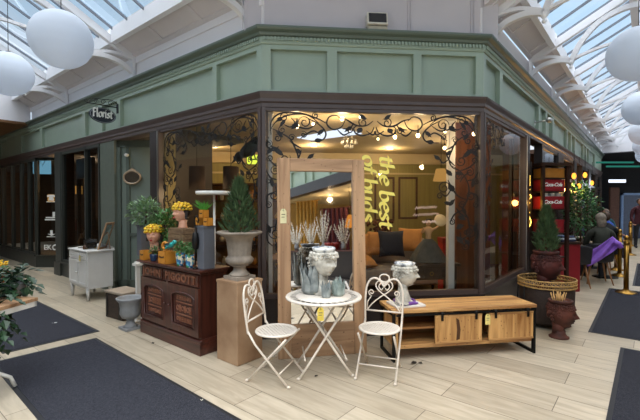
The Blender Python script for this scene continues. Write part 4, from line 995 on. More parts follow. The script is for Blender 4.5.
for y in (-.17,.17):
    for sx in (-1,1):
        mb = MB(); yy = y+sx*.012; mb.tube([(-sx*.20,yy,.70),(-sx*.12,yy,.56),(sx*.14,yy,.16),(sx*.25,yy*1.05,.0)],.0115,8); mb.ell((sx*.25,yy*1.05,.012),(.02,.016,.012),8,5); obj('leg', mb, IRON, tab)
for x_, y_, z_ in ((-.19,.18,.17),(.19,.18,.17),(-.2,.2,.695),(.2,.2,.695),(0,.18,.375)): mb = MB(); mb.tube([(x_,-y_,z_),(x_,y_,z_)],.008,6); obj('stretcher', mb, IRON, tab)
price_tag('yellow price tag hanging from the rim of the bistro table', (TX-.03,TY-.372,.70), R(5), .055, .115, mat('yellow_card','#d9bd4c',.6))
# bust and glass leaf vases on the table
planter_head('bust_planter','weathered stone head planter with curled hair on the bistro table','bust',(TX+.0,TY+.06,.717),R(40),.445,STONE,STONE,STONE_R,None,None,baseh=.40,wide=1.13)
GLZ = mottled('smoky_blue_glass','#5f6769','#aab0ad',9,.25,(.3,.7),.05)
GLG = mottled('smoky_green_glass','#6b7a76','#b3bfb8',9,.25,(.3,.7),.05)
def tulip_vase(label, loc, rz, r, h, m, n=7, tall=1.5):
    t = thing('leaf_vase', label, 'vase', loc, rz, 'smoky glass leaf vases on the bistro table'); mb = MB()
    mb.lathe([(0,0),(r*.8,0),(r*.92,h*.12),(r,h*.4),(r*.93,h*.55),(r*.88,h*.55),(r*.94,h*.4),(r*.8,h*.1),(0,h*.06)],26); obj('cup', mb, m, t)
    mb = MB()
    for k in range(n):
        a = 2*PI*k/n; 
        for ring, (rr, top) in enumerate(((r,1.0),(r*.86,1.18))):
            aa = a+ring*PI/n; hgt = h*top*(1 + .22*math.sin(k*2.3+ring)) * (tall/1.5)
            def fn(u,v):
                wv = (PI/n)*1.15*(1-v**1.6)*(.85+.6*v); ang = aa+(u-.5)*2*wv; q = rr*(1+.22*v*v)
                return (q*math.cos(ang), q*math.sin(ang), h*.1 + (hgt-h*.1)*v)
            mb.grid(fn,4,8)
    o = obj('leaf_petals', mb, m, t); s_ = o.modifiers.new('thick','SOLIDIFY'); s_.thickness = .005
    return t
p = at_z(312,293,.717)
tulip_vase('largest smoky blue glass vase with pointed leaf petals, left on the table', (p.x-.0,p.y+.0,.717), .3, .105, .22, GLZ, 8, 1.75)
p = at_z(325.5,298,.717); tulip_vase('smallest smoky glass leaf vase at the front of the table', (p.x+.005,p.y+.02,.717), .1, .043, .115, GLZ, 6)
p = at_z(338,295.5,.717); tulip_vase('greenish glass leaf vase below the stone face on the table', (p.x+.002,p.y+.005,.717), .7, .062, .13, GLG, 6)
# folded white card
p = at_z(346,289,.717); t = thing('folded_card','small white folded card standing on the bistro table','card',(p.x-.01,p.y,.718),R(-20)); mb = MB(); mb.prism([(-.04,0),(-.038,0),(0.002,.075),(.042,0),(.044,0),(.003,.08),(.001,.08)],-.03,.03,'y'); obj('card', mb, mat('white_card','#eceae6',.6), t)

# ================================================================ MEDIA CONSOLE
MANGO = wood('mango_wood','#8a5b34','#d2a467',0,.45,3.4); MANGO_V = wood('mango_wood_upright','#875628','#d2a265',2,.45,3.4); MANGO_D = wood('mango_wood_inside','#6b4523','#9a6a3a',0,.55,3.4)
BLK = mat('black_steel','#161616',.45,.6,var=.1)
fl_, fr_ = at_z(393,362.5), at_z(535,353); cw = (fr_-fl_).length; ca = math.atan2((fr_-fl_).y,(fr_-fl_).x); cm = (fl_+fr_)/2
con = thing('media_console','low mango wood media console with black metal legs and sliding plank doors','console',(cm.x,cm.y,0),ca)
hw = cw/2; D = .42; TOPZ = .525
mb = MB(); mb.box(-hw-.01,hw+.01,-.012,D,TOPZ-.035,TOPZ); obj('top', mb, MANGO, con, bevel=.004)
mb = MB(); mb.box(-hw+.03,hw-.03,.015,D-.01,.125,.16); obj('bottom_board', mb, MANGO, con, bevel=.003)
mb = MB(); mb.box(-hw+.03,hw-.03,D-.025,D-.01,.16,TOPZ-.035); obj('back_panel', mb, MANGO_D, con)
for x in (-hw+.03, -.165, .50*hw-.0, hw-.065): mb = MB(); mb.box(x,x+.03,.02,D-.02,.16,TOPZ-.035); obj('side_panel' if abs(x) > .6 else 'divider', mb, MANGO_V, con)
mb = MB(); mb.box(-hw+.06,-.165,.03,D-.03,.315,.335); obj('shelf', mb, MANGO_D, con)
for sx in (-1,1):
    x = sx*(hw-.012)
    mb = MB(); w_ = .0225
    mb.box(x-w_/2,x+w_/2,-.01,.03,0,TOPZ-.035); mb.box(x-w_/2,x+w_/2,D-.04,D,0,TOPZ-.035); mb.box(x-w_/2,x+w_/2,.03,D-.04,0,.03); mb.box(x-w_/2,x+w_/2,.03,D-.04,TOPZ-.065,TOPZ-.035)
    obj('leg', mb, BLK, con)
mb = MB(); mb.box(-hw+.03,hw-.03,-.018,-.008,.462,.480)
for x in (-hw+.1,-.1,.3,hw-.1): mb.box(x-.012,x+.012,-.012,.02,.462,.480)
obj('sliding_rail', mb, BLK, con)
def xloc(px, z): 
    q = at_y(px, 330, 4.2); d = ray(px,330); 
    # meet the console front plane
    n = Vector((-math.sin(ca),math.cos(ca),0)); o = Vector((cm.x,cm.y,0))
    tt = n.dot(o-Vector((0,0,EYE)))/n.dot(d); w_ = Vector((0,0,EYE))+d*tt; return (w_-o).dot(Vector((math.cos(ca),math.sin(ca),0)))
for a, b in ((435,481.5),(488.5,534)):
    x0, x1 = xloc(a,0), xloc(b,0); x1 = min(x1, hw-.03)
    mb = MB(); n = 4 if a < 480 else 5
    for k in range(n):
        xa, xb = x0+(x1-x0)*k/n, x0+(x1-x0)*(k+1)/n; mb.box(xa+.001,xb-.001,-.008,.012,.165,.455)
    d = obj('sliding_door', mb, MANGO_V, con)
    mb = MB(); mb.box(x0,x1,-.012,-.008,.165,.185); mb.box(x0,x1,-.012,-.008,.435,.455); obj('door_rail', mb, MANGO, d)
    for x in (x0+.07,x1-.07):
        mb = MB(); mb.box(x-.012,x+.012,-.026,-.018,.40,.485); mb.cyl((x,-.03,.475),(x,-.018,.475),.018,n=14); obj('hanger', mb, BLK, d)
    if a < 480:
        mb = MB(); xx = (x0+x1)/2-.01; mb.prism([(xx-.018,.19),(xx+.02,.2),(xx+.028,.3),(xx+.012,.40),(xx-.022,.42),(xx-.01,.3)],-.0095,-.007); obj('dark_grain', mb, mat('dark_heartwood','#4a2c16',.5,var=.2), d)
q = Matrix.Translation((cm.x,cm.y,0)) @ Matrix.Rotation(ca,4,'Z') @ Vector((xloc(486,0),-.032,.452))
price_tag('pale yellow price tag hanging between the console doors', q, ca-.2, .05, .11, mat('pale_yellow_card','#ddc978',.6))
# bust on the console, on a violet cloth and a white book
Mc = Matrix.Translation((cm.x,cm.y,0)) @ Matrix.Rotation(ca,4,'Z')
bp_ = Mc @ Vector((-.60,.19,TOPZ))
t = thing('stone_slab','thin white slab under the bust on the console','slab',bp_,ca+.1); mb = MB(); mb.box(-.15,.18,-.13,.13,0,.022); obj('slab', mb, mat('chalk_white','#dedbd4',.6), t, bevel=.004)
t = thing('violet_ribbon','violet ribbon wound round the foot of the console bust','ribbon',bp_+Vector((0,0,.022)),0); mb = MB(); mb.lathe([(.112,0),(.118,.004),(.118,.03),(.112,.034),(.10,.034),(.10,0),(.112,0)],30); mb.ell((.08,-.085,.018),(.05,.012,.016),10,6); obj('band', mb, mat('violet_ribbon_cloth','#6a3f8f',.6,var=.1), t)
planter_head('bust_planter','weathered stone bust with glazed crown on the media console','bust',bp_+Vector((0,0,.0225)),R(78),.42,STONE,STONE,STONE_R,'bust',None,baseh=.42,wide=1.1)
# dark leaves dropped on the floor
def scrap(px, py, label, m, n=3, s=.03, name='fallen_leaf', cat='leaf'):
    p = at_z(px,py); mb = MB(); rnd = random.Random(px)
    for k in range(n): mb.leaf((rnd.uniform(-.02,.02),rnd.uniform(-.02,.02),.004+.003*k),(rnd.uniform(-1,1),rnd.uniform(-1,1),.05),(0,0,1),s*1.6,s,-.1)
    tag(obj(name, mb, m, None, (p.x,p.y,0)), label, cat)
scrap(417,363,'dark fallen leaves on the pale floor under the console',mat('dead_leaf','#2b221a',.8),4,.04)
scrap(317,376,'single dark leaf lying under the bistro table',mat('dead_leaf','#2b221a',.8),2,.03)
scrap(152,344,'small dark leaf on the floor in front of the carved sideboard',mat('dead_leaf','#2b221a',.8),1,.035)
scrap(203,400,'tiny pale scrap on the big mat edge',mat('pale_scrap','#c9c4b4',.8),1,.03,'paper_scrap','scrap')
# ================================================================ PLANTS
LEAF1 = mat('mid_green_leaf','#4d7d42',.5,var=.35,scale=9); LEAF2 = mat('grey_green_leaf','#7c9a72',.5,var=.3,scale=9); LEAF3 = mat('dark_ivy_leaf','#1f3a22',.45,var=.35,scale=9)
CONIF = mat('conifer_green','#465f3c',.7,var=.35,scale=14); BARK = mat('bark','#4a3626',.9,var=.3,scale=30)
def conifer_mesh(h, r, n=900, seed=1):
    rnd = random.Random(seed); mb = MB()
    for i in range(n):
        t = rnd.random()**.8; z = h*(.04+.93*t); rr = r*(1-t)**.75*min(1,.55+t*4)*rnd.uniform(.45,1.0); a = rnd.uniform(0,2*PI)
        p = Vector((rr*math.cos(a)*.75, rr*math.sin(a)*.75, z)); d = Vector((math.cos(a)*.55, math.sin(a)*.55, rnd.uniform(.55,1.2))).normalized()
        L = h*rnd.uniform(.09,.15); x = d.cross(Vector((0,0,1))).normalized(); w = L*.16
        mb.leaf(p, d, (0,0,1), L, w*1.6, .1); mb.leaf(p, d+x*.5, (0,0,1), L*.7, w*1.3, .1); mb.leaf(p, d-x*.5, (0,0,1), L*.7, w*1.3, .1)
    return mb
def bush_mesh(r, n, leafL, leafW, seed=1, zc=.5):
    rnd = random.Random(seed); mb = MB()
    for i in range(n):
        v = Vector((rnd.gauss(0,1), rnd.gauss(0,1), rnd.gauss(0,1))).normalized()*rnd.uniform(.4,1.0)
        p = Vector((v.x*r[0], v.y*r[1], zc+v.z*r[2])); d = (Vector((v.x,v.y,v.z*.6+.25))+Vector((rnd.uniform(-.6,.6),rnd.uniform(-.6,.6),rnd.uniform(-.5,.4))))
        mb.leaf(p, d, (0,0,1), leafL*rnd.uniform(.7,1.2), leafW*rnd.uniform(.7,1.2), .35)
    return mb
def plant(name, label, cat, loc, fol, leafm, stems=None, group=None, rz=0):
    t = thing(name, label, cat, loc, rz, group); obj('foliage', fol, leafm, t)
    if stems: mb = MB(); [mb.tube(s, r, 6) for s, r in stems]; obj('stem', mb, BARK, t)
    return t
# ================================================================ STONE URN ON ITS PEDESTAL
PEDC = mottled('weathered_oak','#8a6a4e','#a58667',3.5,.7,(.35,.65),.15)
pc = at_z(237.3,367.3); pc = Vector((pc.x,pc.y,0)) + FL.y*.17*1.0 + FL.x*-.17
pd = thing('pedestal','square tan timber pedestal carrying the stone urn','pedestal',(pc.x,pc.y,0),FL.a)
mb = MB(); mb.box(-.165,.165,-.165,.165,0,.82); obj('shaft', mb, PEDC, pd, bevel=.01)
mb = MB(); mb.box(-.168,.168,-.168,.168,.795,.822); obj('top_board', mb, PEDC, pd, bevel=.004)
URN = mottled('grey_stone_urn','#70665b','#988c7e',6,.8,(.35,.65),.3)
ur = thing('stone_urn','grey stone urn with fluted bowl holding a small conifer','urn',(pc.x,pc.y,.822),FL.a)
mb = MB(); mb.box(-.115,.115,-.115,.115,0,.035); mb.lathe([(.10,.035),(.105,.05),(.075,.075),(.06,.10),(.065,.125),(.10,.14),(.10,.15)],28); obj('foot', mb, URN, ur)
mb = MB(); mb.lathe([(.06,.145),(.115,.155),(.135,.18),(.138,.205),(.125,.225),(.112,.235),(.112,.25),(.118,.30),(.124,.37),(.145,.42),(.20,.455),(.232,.468),(.236,.482),(.222,.49),(.19,.482),(.15,.44),(.0,.43)],48,flute=(.15,.385,.045,16)); obj('bowl', mb, URN, ur)
plant('conifer','small dark conifer growing in the stone urn on the pedestal','conifer',(pc.x,pc.y,1.255),conifer_mesh(.60,.30,700,3),CONIF,[([(0,0,0),(0,0,.5)],.014)])
# ================================================================ CARVED SIDEBOARD
MAHO = wood('carved_mahogany','#331812','#562a1f',0,.35,4,coat=.3,knots=False); MAHO_V = wood('carved_mahogany_upright','#311711','#53291e',2,.35,4,coat=.3,knots=False); CARVE = mat('rubbed_carving','#84553f',.4,var=.2,scale=25)
sp0, sp1 = at_z(139,331.7), at_z(201.7,356.7)
SBW = 1.29; sc_ = FL.p(0,0); s_ang = FL.a
smid = (sp0+sp1)/2
sb = thing('sideboard','dark carved mahogany sideboard with two panelled doors under the flower pots','sideboard',(smid.x,smid.y,0),s_ang)
hw = .64; SD = .36
mb = MB(); mb.box(-hw,hw,0,SD,0,.125); sweep(mb,[(0,.125),(0,.15),(.03,.165),(SD,.165),(SD,.125)],-hw,hw); obj('plinth', mb, MAHO, sb, bevel=.004)
mb = MB(); mb.box(-hw+.025,hw-.025,.03,SD,.16,.845); obj('carcass', mb, MAHO_V, sb)
mb = MB(); mb.box(-hw-.03,hw+.03,-.03,SD+.01,.875,.90); sweep(mb,[(.03,.845),(0,.86),(-.01,.875),(SD,.875),(SD,.845)],-hw,hw); obj('top', mb, MAHO, sb, bevel=.006)
def carved(s, size, x, z, par, maxw=None, y=.012):
    me = text_mesh(s, size, .006, 'CENTER', .003, 0, 1.15)
    xs = [v.co.x for v in me.vertices]; w_ = max(xs)-min(xs); k = 1 if not maxw else maxw/w_
    for v in me.vertices: v.co = Vector((v.co.x*k, -v.co.z, v.co.y))
    o = obj('carved_lettering', me, CARVE, par); o.location = (x, y, z); return o
# frieze drawers
for (xa, xb, txt) in ((-hw+.035,-.13,'JOHN'),(-.10,hw-.05,'PIGGOTT')):
    mb = MB(); mb.box(xa,xb,.015,.03,.715,.835)
    for e in ((xa,xb,.008,.015,.715,.725),(xa,xb,.008,.015,.825,.835),(xa,xa+.01,.008,.015,.725,.825),(xb-.01,xb,.008,.015,.725,.825)): mb.box(*e)
    d = obj('drawer', mb, MAHO, sb); carved(txt, .125, (xa+xb)/2, .772, d, (xb-xa)*.88)
# doors with arched sunk panels and rows of carved ornament
def door(xa, xb):
    m = (xa+xb)/2; w_ = (xb-xa)/2; mb = MB(); z0, z1 = .18, .70
    mb.box(xa,xb,.02,.03,z0,z1)
    a, b = w_-.075, w_-.075
    mb.box(xa,m-a,0,.02,z0,z1); mb.box(m+a,xb,0,.02,z0,z1); mb.box(m-a,m+a,0,.02,z0,z0+.07)
    # arched head
    n = 14; zc = z1-.085-.045; arc = [(m+a*math.cos(PI*i/n), zc+.05*math.sin(PI*i/n)) for i in range(n+1)]
    mb.prism([(m-a,z1)] + [(p[0],p[1]) for p in arc[::-1]] + [(m+a,z1)], 0, .02)
    d = obj('door', mb, MAHO_V, sb)
    mo = MB(); path = [(m-a+.005,.0,z0+.075)] + [(p[0],0,p[1]) for p in arc[::-1]] + [(m+a-.005,0,z0+.075)]
    mo.tube(path,.009,6,closed=True); pa2 = [(m+(q[0]-m)*.86,.014,(q[2]-.43)*.9+.43) for q in path]; mo.tube(pa2,.006,6,closed=True)
    obj('panel_moulding', mo, MAHO_V, d)
    c = MB(); rnd = random.Random(int(m*100)+5)
    zs = z0+.115
    for kind in (1,0,2,0,1):
        if kind == 0: c.box(m-a*.72,m+a*.72,.013,.02,zs,zs+.012); zs += .034
        else:
            h = .05 if kind == 1 else .075; n = 6; st = a*1.35/n
            for k in range(n):   # worn relief too faint to read: upright and rounded strokes
                x = m-a*.67+st*(k+.5)
                if rnd.random() < .5: c.torus((x,.017,zs+h/2),h*.32,.007,10,5,'y')
                else: c.box(x-st*.36,x-st*.18,.012,.02,zs,zs+h); c.box(x+st*.1,x+st*.28,.012,.02,zs,zs+h); c.box(x-st*.3,x+st*.25,.012,.02,zs+h*.42,zs+h*.58)
            zs += h+.022
    obj('carved_relief', c, CARVE, d)
    k = MB(); k.ell((xb-.03 if m < 0 else xa+.03,-.012,.45),(.012,.014,.012),10,6); obj('knob', k, MAHO, d)
door(-hw+.03,-.02); door(.02,hw-.03)
mb = MB(); mb.box(-.02,.02,0,.03,.165,.715); obj('stile', mb, MAHO_V, sb)
SBM = Matrix.Translation((smid.x,smid.y,0)) @ Matrix.Rotation(s_ang,4,'Z')
def on_sb(px, yl, z=.90):
    """spot on the sideboard at local depth yl under a sight line"""
    d = ray(px, 240); o = Vector((smid.x,smid.y,0)) + FL.y*yl; t_ = FL.y.dot(o)/FL.y.dot(d); w_ = d*t_; return Vector((w_.x,w_.y,z))
# ---- plinth boxes and crates on the sideboard
SLATE = mat('slate_grey_paint','#5d6068',.6,var=.08,scale=8)
def box_thing(name, label, cat, p, sx, sy, sz, m, rz=None, lid=True):
    t = thing(name, label, cat, p, s_ang if rz is None else rz); mb = MB(); mb.box(-sx/2,sx/2,-sy/2,sy/2,0,sz); obj('body', mb, m, t, bevel=.004)
    if lid: mb = MB(); mb.box(-sx/2-.008,sx/2+.008,-sy/2-.008,sy/2+.008,sz-.012,sz+.008); obj('top_board', mb, m, t)
    return t
pl_ = on_sb(144,.24); box_thing('plinth_box','slate grey plinth box at the doorway end of the sideboard','plinth',pl_,.11,.14,.40,SLATE)
pr_ = on_sb(206,.12); box_thing('plinth_box','slate grey plinth box at the urn end of the sideboard','plinth',pr_,.12,.14,.45,SLATE)
CRATE = wood('old_crate_wood','#5c4632','#8a7052',0,.7,5)
pcr = on_sb(182,.26)
for k, lb in ((0,'weathered wooden crate at the bottom of the stack on the sideboard'),(1,'weathered wooden crate on top of the stack, under the upper face vase')):
    t = thing('wooden_crate',lb,'crate',pcr+Vector((0,0,k*.2)),s_ang+.05*k,'stacked crates on the sideboard'); mb = MB()
    for z in (.005,.07,.135): mb.box(-.15,.15,-.09,-.08,z,z+.058); mb.box(-.15,.15,.08,.09,z,z+.058); mb.box(-.15,-.14,-.08,.08,z,z+.058); mb.box(.14,.15,-.08,.08,z,z+.058)
    mb.box(-.14,.14,-.08,.08,.005,.015); obj('slats', mb, CRATE, t)
    mb = MB()
    for x in (-.1,.1): mb.box(x-.015,x+.015,-.096,-.09,0,.198)
    mb.box(-.15,.15,-.09,.09,.193,.199); obj('battens', mb, CRATE, t)
# ---- face vases with yellow flower wreaths
BISQ = mat('painted_bisque','#d8a184',.45,var=.05); YFLOW = mat('yellow_petals','#e0b62a',.6,var=.25,scale=20); RED = mat('red_lip_glaze','#b8322f',.35,var=0); BLKH = mat('painted_black_hair','#1c1512',.4)
def face_vase(label, p, yaw, H):
    t = thing('face_vase',label,'vase',p,yaw,'face vases with yellow flower wreaths'); mb = MB(); hh = H*.74; zc = H*.22+hh*.5
    head(mb, Matrix.Translation((0,0,zc)) @ Matrix.Scale(hh,4)); mb.lathe([(0,0),(hh*.26,0),(hh*.22,H*.06),(hh*.2,H*.16),(hh*.22,H*.3)],18,(0,hh*.05,0)); obj('face', mb, BISQ, t)
    mb = MB(); mb.M = Matrix.Translation((0,0,zc)) @ Matrix.Scale(hh,4); mb.ell((0,-.452,-.225),(.085,.03,.02),10,6); mb.ell((0,-.455,-.26),(.07,.03,.022),10,6); obj('lips', mb, RED, t)
    mb = MB(); mb.M = Matrix.Translation((0,0,zc)) @ Matrix.Scale(hh,4); mb.ell((0,.08,.12),(.40,.42,.40),18,12)
    for sx in (-1,1):
        mb.ell((sx*.125,-.345,.03),(.035,.02,.018),8,5); mb.tube([(sx*.2,-.33,.10),(sx*.13,-.385,.125),(sx*.06,-.40,.10)],.014,5)
        for k in range(4): mb.ell((sx*.36,.05,.0-.09*k),(.07,.1,.08),8,6)
    obj('hair', mb, BLKH, t)
    mb = MB(); mb.M = Matrix.Translation((0,0,zc)) @ Matrix.Scale(hh,4); rnd = random.Random(int(H*1000))
    for row,(z,r_,n) in enumerate(((.20,.45,15),(.32,.43,14),(.43,.34,11),(.5,.18,6))):
        for i in range(n):
            a = 2*PI*(i+.5*row)/n; c = (r_*math.cos(a)*.95, r_*math.sin(a)+.02, z+rnd.uniform(-.03,.03)); q = rnd.uniform(.075,.10); mb.ell(c,(q,q,q*.85),8,6)
    obj('flower_wreath', mb, YFLOW, t)
    mb = MB(); mb.M = Matrix.Translation((0,0,zc)) @ Matrix.Scale(hh,4)
    for i in range(14):
        a = 2*PI*i/14; mb.leaf((.43*math.cos(a),.43*math.sin(a),.26),(math.cos(a),math.sin(a),rnd.uniform(-.6,.6)),(0,0,1),.16,.09)
    obj('leaves', mb, LEAF1, t); return t
pf = on_sb(154,.17); bt = box_thing('riser_block','dark wooden block under the lower face vase','block',pf,.14,.13,.10,MAHO,lid=False)
face_vase('face vase with yellow wreath on the sideboard, the lower one nearer the doorway', pf+Vector((0,0,.10)), s_ang+.75, .33)
face_vase('face vase with yellow wreath, the upper one on the crate stack', pcr+Vector((0,0,.40)), s_ang+.0, .31)
# ---- amber boxes
AMB = mat('amber_stained_wood','#c8862f',.5,var=.12,scale=12); AMBD = mat('burnt_motif','#4b2a12',.6)
def amber(label, p, s, h, plantseed=None, rz=0):
    t = thing('amber_box_pot',label,'pot',p,s_ang+rz,'amber wooden box pots'); mb = MB(); q = s/2; w_ = .008
    mb.box(-q,q,-q,-q+w_,0,h); mb.box(-q,q,q-w_,q,0,h); mb.box(-q,-q+w_,-q,q,0,h); mb.box(q-w_,q,-q,q,0,h); mb.box(-q,q,-q,q,0,.01); obj('box', mb, AMB, t)
    mb = MB(); z = h*.5; y = -q-.001
    for sx in (-1,1):
        mb.prism([(0,z-.006),(sx*s*.32,z-.0),(sx*s*.36,z+h*.16),(sx*s*.12,z+h*.12),(0,z+.01)][::(1 if sx > 0 else -1)],y-.001,y+.001); mb.M = mb.M
    mb.prism([(q+.0,z),(q+.0005,z),(q+.0005,z+.001)],-.001,.001); obj('butterfly_motif', mb, AMBD, t)
    return t
top = .90+.458
amber('amber box pot on the grey plinth holding the spiky green plant', on_sb(204,.12,top+.085), .075,.085)
amber('amber box pot on the grey plinth nearest the urn', on_sb(208.3,.12,top), .075,.083)
amber('amber box pot on the grey plinth beside the upper face vase', on_sb(200.3,.15,top), .075,.083)
amber('amber box pot at the doorway end of the sideboard front', on_sb(145.5,.05), .10,.115)
amber('large amber box pot in the middle of the sideboard front', on_sb(167.5,.06), .15,.14)
p = on_sb(165,.15,.90); t = thing('amber_ring_vase','round amber ring vase behind the large amber box pot','vase',p,s_ang+.2); mb = MB(); mb.torus((0,0,.18),.04,.018,24,10,'y'); obj('ring', mb, AMB, t); mb = MB(); mb.lathe([(0,0),(.045,0),(.04,.02),(.02,.05),(.022,.13)],16); obj('foot', mb, AMB, t)
plant('spiky_plant','spiky bright green plant in the upper amber box pot','plant',on_sb(204,.12,top+.15),(lambda mb: ([mb.leaf((random.uniform(-.02,.02),random.uniform(-.02,.02),0),(random.uniform(-.8,.8),random.uniform(-.8,.8),1),(0,0,1),random.uniform(.09,.16),.018,.5) for _ in range(60)], mb)[1])(MB()),mat('bright_green_leaf','#4f9a3a',.45,var=.25))
plant('leafy_plant','small leafy plant in the navy pot under the lower face vase','plant',on_sb(153.5,.04,.985),bush_mesh((.035,.035,.05),60,.05,.02,5,.04),LEAF1)
def bowl_pot(name,label,p,r,h,m,cat='pot',group=None):
    t = thing(name,label,cat,p,s_ang,group); mb = MB(); mb.lathe([(0,0),(r*.72,0),(r*.8,.01),(r,h*.7),(r*1.02,h),(r*.92,h),(r*.88,h*.8),(0,h*.75)],20); obj('pot', mb, m, t); return t
bowl_pot('navy_pot','small navy glazed pot between the two amber box pots',on_sb(153.5,.04),.045,.085,mat('navy_glaze','#1f3350',.25,var=.1))
def mosaic(name, cs):
    m, nt, out = newmat(name); N = nt.nodes; K = nt.links; b = N.new('ShaderNodeBsdfPrincipled'); K.new(b.outputs[0],out.inputs[0]); b.inputs['Roughness'].default_value = .3
    tc = N.new('ShaderNodeTexCoord'); vo = N.new('ShaderNodeTexVoronoi'); vo.inputs['Scale'].default_value = 38; K.new(tc.outputs['Object'],vo.inputs['Vector'])
    ra = N.new('ShaderNodeValToRGB'); ra.color_ramp.interpolation = 'CONSTANT'; sp = N.new('ShaderNodeSeparateColor'); K.new(vo.outputs['Color'],sp.inputs[0]); K.new(sp.outputs[0],ra.inputs[0])
    e = ra.color_ramp.elements
    while len(e) < len(cs): e.new(len(e)/len(cs))
    for i,c in enumerate(cs): e[i].position = i/len(cs); e[i].color = srgb(c)
    K.new(ra.outputs[0],b.inputs['Base Color']); MATS[name] = m; return m
MOS = mosaic('painted_mosaic',['#2a6f9e','#d9c9a0','#2f8a5a','#b5472d','#5aa6c4','#e6e0cf'])
for px, lb, s in ((180.5,'painted mosaic pot nearer the amber pots on the sideboard',1),(190,'painted mosaic pot nearer the grey plinth on the sideboard',2)):
    p = on_sb(px,.05); bowl_pot('mosaic_pot',lb,p,.052,.15 if s == 1 else .14,MOS,'pot','painted mosaic pots on the sideboard')
    plant('leafy_plant','leafy green plant in the %s mosaic pot' % ('left' if s == 1 else 'right'),'plant',p+Vector((0,0,.13)),bush_mesh((.05,.05,.06),110,.06,.022,s+11,.07),LEAF1)
# turquoise bird
p = on_sb(171,.03,1.04); t = thing('bird_figurine','turquoise bird figurine perched on the large amber pot','figurine',p+Vector((0,0,.01)),s_ang)
TURQ = mat('turquoise_glaze','#2ba6a2',.25,var=.1)
mb = MB(); mb.ell((0,0,.07),(.075,.03,.032),14,8,lambda q:(q[0],q[1],q[2]+q[0]*.35)); mb.ell((.075,0,.11),(.028,.024,.026),10,8); mb.tube([(.1,0,.112),(.13,0,.107)],.009,6,rs=[.009,.001]); mb.tube([(-.06,0,.05),(-.13,0,.02)],.02,6,rs=[.022,.008]); obj('body', mb, TURQ, t)
mb = MB(); 
for sx in (-1,1): mb.tube([(.0,sx*.01,.05),(.0,sx*.012,.0)],.004,5); mb.ell((.09,sx*.02,.118),(.005,.005,.005),6,4)
obj('legs_and_eyes', mb, DARK, t)
mb = MB()
for sx in (-1,1): mb.leaf((.03,sx*.03,.085),(-1,sx*.2,-.15),(0,sx,.3),.11,.045)
obj('wing', mb, mat('dark_teal_glaze','#12424a',.3), t)
# iron hook ornament at the upper crates
p = on_sb(195.2,.03,.90); t = thing('iron_lantern_hook','black wrought iron lantern hook standing beside the right grey plinth','ornament',p,s_ang); mb = MB()
mb.lathe([(0,0),(.03,0),(.03,.012),(.008,.02)],14); mb.tube([(0,0,.01),(0,0,.46)],.008,6); mb.tube(spline([(0,0,.46),(-.01,0,.53),(.03,0,.56),(.06,0,.53),(.05,0,.49)],6),.008,6); obj('stand', mb, BLK, t)
mb = MB(); mb.lathe([(.0,.20),(.03,.22),(.04,.30),(.03,.38),(0,.41)],10,(.02,-.01,0)); mb.tube([(.05,0,.49),(.03,-.01,.41)],.003,4); obj('lantern', mb, BLK, t)
# bushy plant on the doorway plinth, and fern behind
plant('bushy_plant','bushy pale green potted plant on the doorway grey plinth','plant',pl_+Vector((.02,0,.408)),bush_mesh((.21,.19,.19),520,.075,.035,21,.17),LEAF2,[([(0,0,0),(.02,0,.2)],.012)])
plant('bushy_plant','darker bushy plant rising behind the lower face vase','plant',on_sb(165,.30,.90),bush_mesh((.18,.1,.26),420,.08,.035,22,.36),LEAF1,[([(0,0,0),(.0,0,.4)],.012)])
# tiered white stand behind the upper pots
p = FL.p(-.62,-.22,0); t = thing('tiered_stand','white metal plant stand with round top behind the sideboard','stand',p,0)
mb = MB(); mb.lathe([(0,1.70),(.21,1.70),(.22,1.715),(.22,1.745),(.205,1.745),(.2,1.72),(0,1.715)],32); obj('tray', mb, METAL_W, t)
mb = MB(); mb.cyl((0,0,.02),(0,0,1.71),.014,n=10); obj('pole', mb, METAL_W, t)
mb = MB(); mb.lathe([(0,0),(.16,0),(.16,.012),(.03,.03)],24); obj('base', mb, METAL_W, t)

# ================================================================ GREY URN, TRUNK AND WHITE PEDESTAL BY THE DOORWAY
p = at_z(129,329.5); GZ = mat('grey_zinc','#858789',.55,var=.12,scale=12,bump=.2)
t = thing('garden_urn','small grey garden urn on the floor at the end of the sideboard','urn',(p.x,p.y+.04,0),FL.a); mb = MB(); mb.box(-.105,.105,-.105,.105,0,.03); mb.lathe([(.09,.03),(.06,.06),(.045,.10),(.05,.13)],24); obj('foot', mb, GZ, t)
mb = MB(); mb.lathe([(.045,.125),(.10,.15),(.125,.20),(.12,.27),(.13,.34),(.165,.385),(.168,.40),(.15,.405),(.13,.385),(.12,.33),(0,.31)],40,flute=(.15,.30,.03,14)); obj('bowl', mb, GZ, t)
q = FL.p(-2.2,-.60); t = thing('wicker_trunk','dark brown trunk on the floor behind the grey garden urn','trunk',q,FL.a+.1); WK = mat('dark_brown_wicker','#3a2c22',.8,var=.35,scale=50,bump=.5)
mb = MB(); mb.box(-.22,.22,-.15,.15,0,.34); obj('body', mb, WK, t, bevel=.01); mb = MB(); mb.box(-.23,.23,-.16,.16,.34,.38); obj('lid', mb, mat('pale_tray','#9a8a78',.7), t, bevel=.01)
mb = MB(); [mb.box(x-.012,x+.012,-.166,-.16,.02,.32) for x in (-.15,.15)]; obj('strap', mb, DARK, t)
q = FL.p(-1.80,-.60); t = thing('white_pedestal','slender white wooden post stand beside the dark sideboard','stand',q,FL.a); mb = MB(); mb.box(-.024,.024,-.024,.024,.02,.76); obj('post', mb, METAL_W, t); mb = MB(); mb.box(-.05,.05,-.05,.05,.76,.79); mb.prism([(-.04,.79),(.04,.79),(.0,.82)],-.04,.04); obj('cap', mb, METAL_W, t); mb = MB(); mb.box(-.08,.08,-.08,.08,0,.03); obj('base', mb, METAL_W, t)
